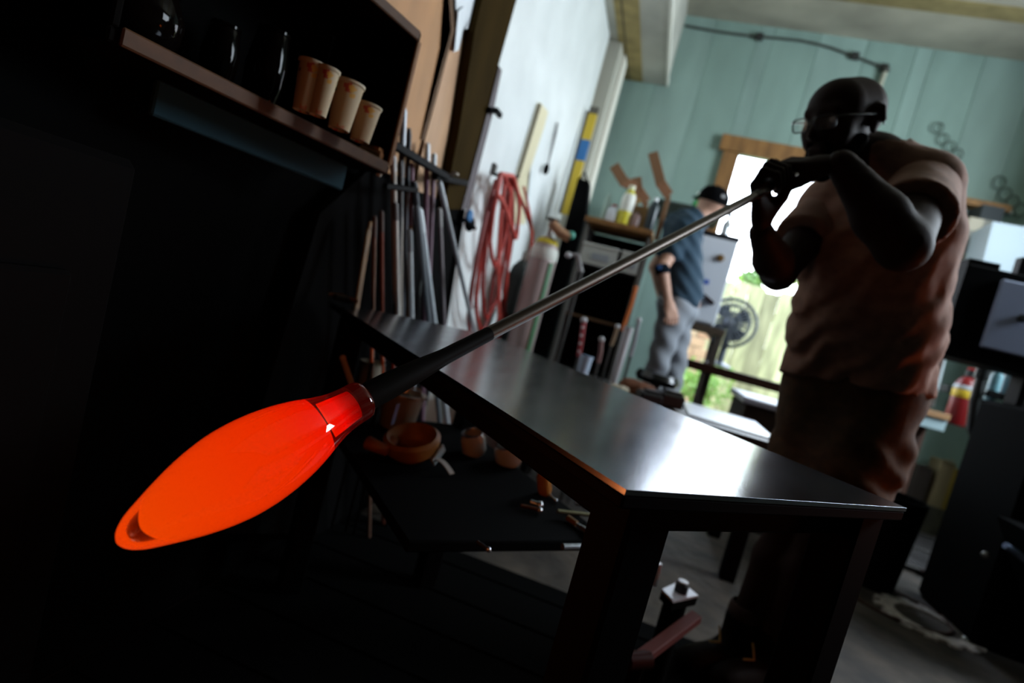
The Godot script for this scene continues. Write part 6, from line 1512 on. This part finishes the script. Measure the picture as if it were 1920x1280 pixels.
	var hp := [Vector3(1.6152, 1.1282, -3.3834), Vector3(1.6158, 0.9884, -3.3724), Vector3(1.6366, 0.8541, -3.3665), Vector3(1.6835, 0.7830, -3.3718), Vector3(1.7702, 0.7647, -3.3907), Vector3(1.8883, 0.7605, -3.4180), Vector3(1.9783, 0.7795, -3.4405)]
	for k in hp.size():
		var tg: Vector3 = (hp[mini(k + 1, hp.size() - 1)] - hp[maxi(k - 1, 0)]) * 0.18
		hc.add_point(hp[k], -tg, tg)
	var hpp := []
	for k in 33: hpp.append(hc.sample_baked(hc.get_baked_length() * k / 32.0))
	obj("hose", M.new().tube(hpp, 0.024, 12), mat("0c0e0d", 0.4), bh)
	obj("fitting", M.new().lathe([[0.026, 0], [0.032, 0.004], [0.032, 0.05], [0.026, 0.054]], hp[0] - Vector3(0, 0.03, 0), Vector3.UP, 16), mat("2a2c2c", 0.4, 0.5), bh)
	for q in [[Vector3(1.7165, 1.1066, -3.4569), "teal bottle, left of the bottles beneath the panel cabinet", "6d9aa4"], [Vector3(1.7823, 1.1587, -3.4764), "tall grey bottle beneath the panel cabinet at the right edge", "7c868c"]]:
		var o := thing("bottle", q[1], "bottle", q[0] - Vector3(0, 0.1, 0), "bottles beneath the panel cabinet")
		obj("body", M.new().lathe([[0, -0.1], [0.026, -0.1], [0.028, 0.03], [0.012, 0.06], [0.012, 0.08], [0, 0.08]], q[0], Vector3.UP, 16), mat(q[2], 0.3), o)
		obj("cap", M.new().lathe([[0.013, 0.075], [0.015, 0.078], [0.015, 0.1], [0, 0.1]], q[0], Vector3.UP, 12), mat("b4c0c4", 0.4), o)
	var bs := thing("bottle_shelf", "dark shelf carrying bottles beneath the panel cabinet", "shelf", Vector3(1.7866, 1.0432, -3.4682))
	obj("board", M.new().bar(Vector3(1.6914, 1.0371, -3.4455), Vector3(1.9949, 1.0402, -3.5167), 0.2, 0.02), mat("0a0b0b", 0.7), bs)
	obj("lip", M.new().bar(Vector3(1.6384, 1.0381, -3.3404), Vector3(1.9327, 1.0411, -3.4095), 0.012, 0.035), mat("0a0b0b", 0.7), bs)
	# cardboard boxes on the plinth
	for q in [[2.27, 0.10, 0.34, "8a7a5a", "thin brown board box leftmost on the concrete plinth"], [2.385, 0.15, 0.30, "8f7628", "mustard-brown cardboard box in the middle of the plinth"], [2.62, 0.17, 0.29, "8a7738", "separate tan cardboard box at the plinth's right"], [2.14, 0.10, 0.26, "2c2018", "dark brown box at the plinth's shadowy left end"]]:
		var p := Vector3(q[0], 0.2, -4.88)
		var o := thing("cardboard_box", q[4], "box", p, "cardboard boxes on the plinth")
		obj("body", M.new().box(p + Vector3(0, q[2] / 2, 0), Vector3(q[1], q[2], 0.16), Basis(Vector3.UP, 0.06)), mat(q[3], 0.8), o)
		obj("flap", M.new().bar(p + Vector3(-q[1] / 2, q[2], 0.06), p + Vector3(q[1] * 0.3, q[2] + 0.02, 0.08), 0.06, 0.004), mat(q[3], 0.8), o)
	# floor grating
	var gr := thing("floor_grating", "dark ribbed floor grating near the back right of the workshop", "grating", Vector3(1.95, 0, -4.05))
	var gi := mat("2a2724", 0.5, 0.5)
	obj("pan", M.new().box(Vector3(1.98, 0.004, -4.05), Vector3(1.0, 0.008, 0.95)), mat("120f0d", 0.8), gr)
	for z in [-3.56, -4.05, -4.53]: obj("frame", M.new().box(Vector3(1.98, 0.018, z), Vector3(1.02, 0.032, 0.03)), gi, gr)
	for x in [1.48, 2.48]: obj("frame", M.new().box(Vector3(x, 0.018, -4.05), Vector3(0.03, 0.032, 1.0)), gi, gr)
	for k in 32: obj("bar", M.new().box(Vector3(1.51 + k * 0.0305, 0.016, -4.05), Vector3(0.010, 0.024, 0.95)), gi, gr)
	var gh := thing("floor_tool", "dark red handled tool lying in front of the floor grating", "tool", Vector3(1.75, 0.0, -3.3))
	obj("shaft", M.new().tube([Vector3(1.7297, 0.0200, -3.5345), Vector3(1.8472, 0.0200, -3.4790), Vector3(1.9954, 0.0200, -3.4749)], 0.013, 8), mat("2a1412", 0.5), gh)
	obj("end", M.new().ball(Vector3(1.7260, 0.0200, -3.5385), Vector3(0.03, 0.018, 0.03)), mat("1c1412", 0.5), gh)
	# toothed ring on the floor
	var rc := Vector3(1.4382, 0.0000, -2.8102)
	var rg := thing("gear_ring", "flat pale toothed metal ring lying on the concrete floor", "gear ring", rc)
	var rm := M.new()
	var nt := 14
	for k in nt * 4:
		var a0 := TAU * k / (nt * 4)
		var a1 := TAU * (k + 1) / (nt * 4)
		var ro := 0.205 if k % 4 < 2 else 0.178
		var ri := 0.125
		var pt := func(a: float, r: float, y: float) -> Vector3: return rc + Vector3(cos(a) * r, y, sin(a) * r)
		var ty := 0.008
		rm.quad(pt.call(a0, ri, ty), pt.call(a1, ri, ty), pt.call(a1, ro, ty), pt.call(a0, ro, ty), Vector3.UP)
		rm.quad(pt.call(a0, ro, 0.0), pt.call(a1, ro, 0.0), pt.call(a1, ro, ty), pt.call(a0, ro, ty), pt.call(a0, 1.0, 0.0) - rc)
		rm.quad(pt.call(a0, ri, 0.0), pt.call(a1, ri, 0.0), pt.call(a1, ri, ty), pt.call(a0, ri, ty), rc - pt.call(a0, 1.0, 0.0))
		if k % 4 == 0 or k % 4 == 2: rm.quad(pt.call(a0, 0.178, 0.0), pt.call(a0, 0.205, 0.0), pt.call(a0, 0.205, ty), pt.call(a0, 0.178, ty), Vector3(-sin(a0), 0, cos(a0)) * (-1.0 if k % 4 == 0 else 1.0))
	obj("ring", rm, tri_mat("d8cec4", "ringwear", 0.05, 0.6, Vector3.ONE * 2, 0.7), rg)
	obj("bolt", M.new().ball(rc + Vector3(0.10, 0.012, 0.09), Vector3(0.012, 0.012, 0.012)), mat("c8ccc8", 0.3, 0.6), rg)
	var sr := thing("iron_hoop", "brown iron hoop lying behind the pale toothed ring", "iron hoop", rc + Vector3(-0.1, 0, -0.06))
	var hpnts := []
	for i in 41: hpnts.append(rc + Vector3(-0.10 + cos(TAU * i / 40) * 0.21, 0.006, -0.07 + sin(TAU * i / 40) * 0.2))
	obj("hoop", M.new().tube(hpnts, 0.007, 6, false), mat("3a2010", 0.8), sr)
	obj("weld", M.new().ball(hpnts[12] + Vector3(0, 0.004, 0), Vector3(0.014, 0.008, 0.014)), mat("3a2010", 0.8), sr)
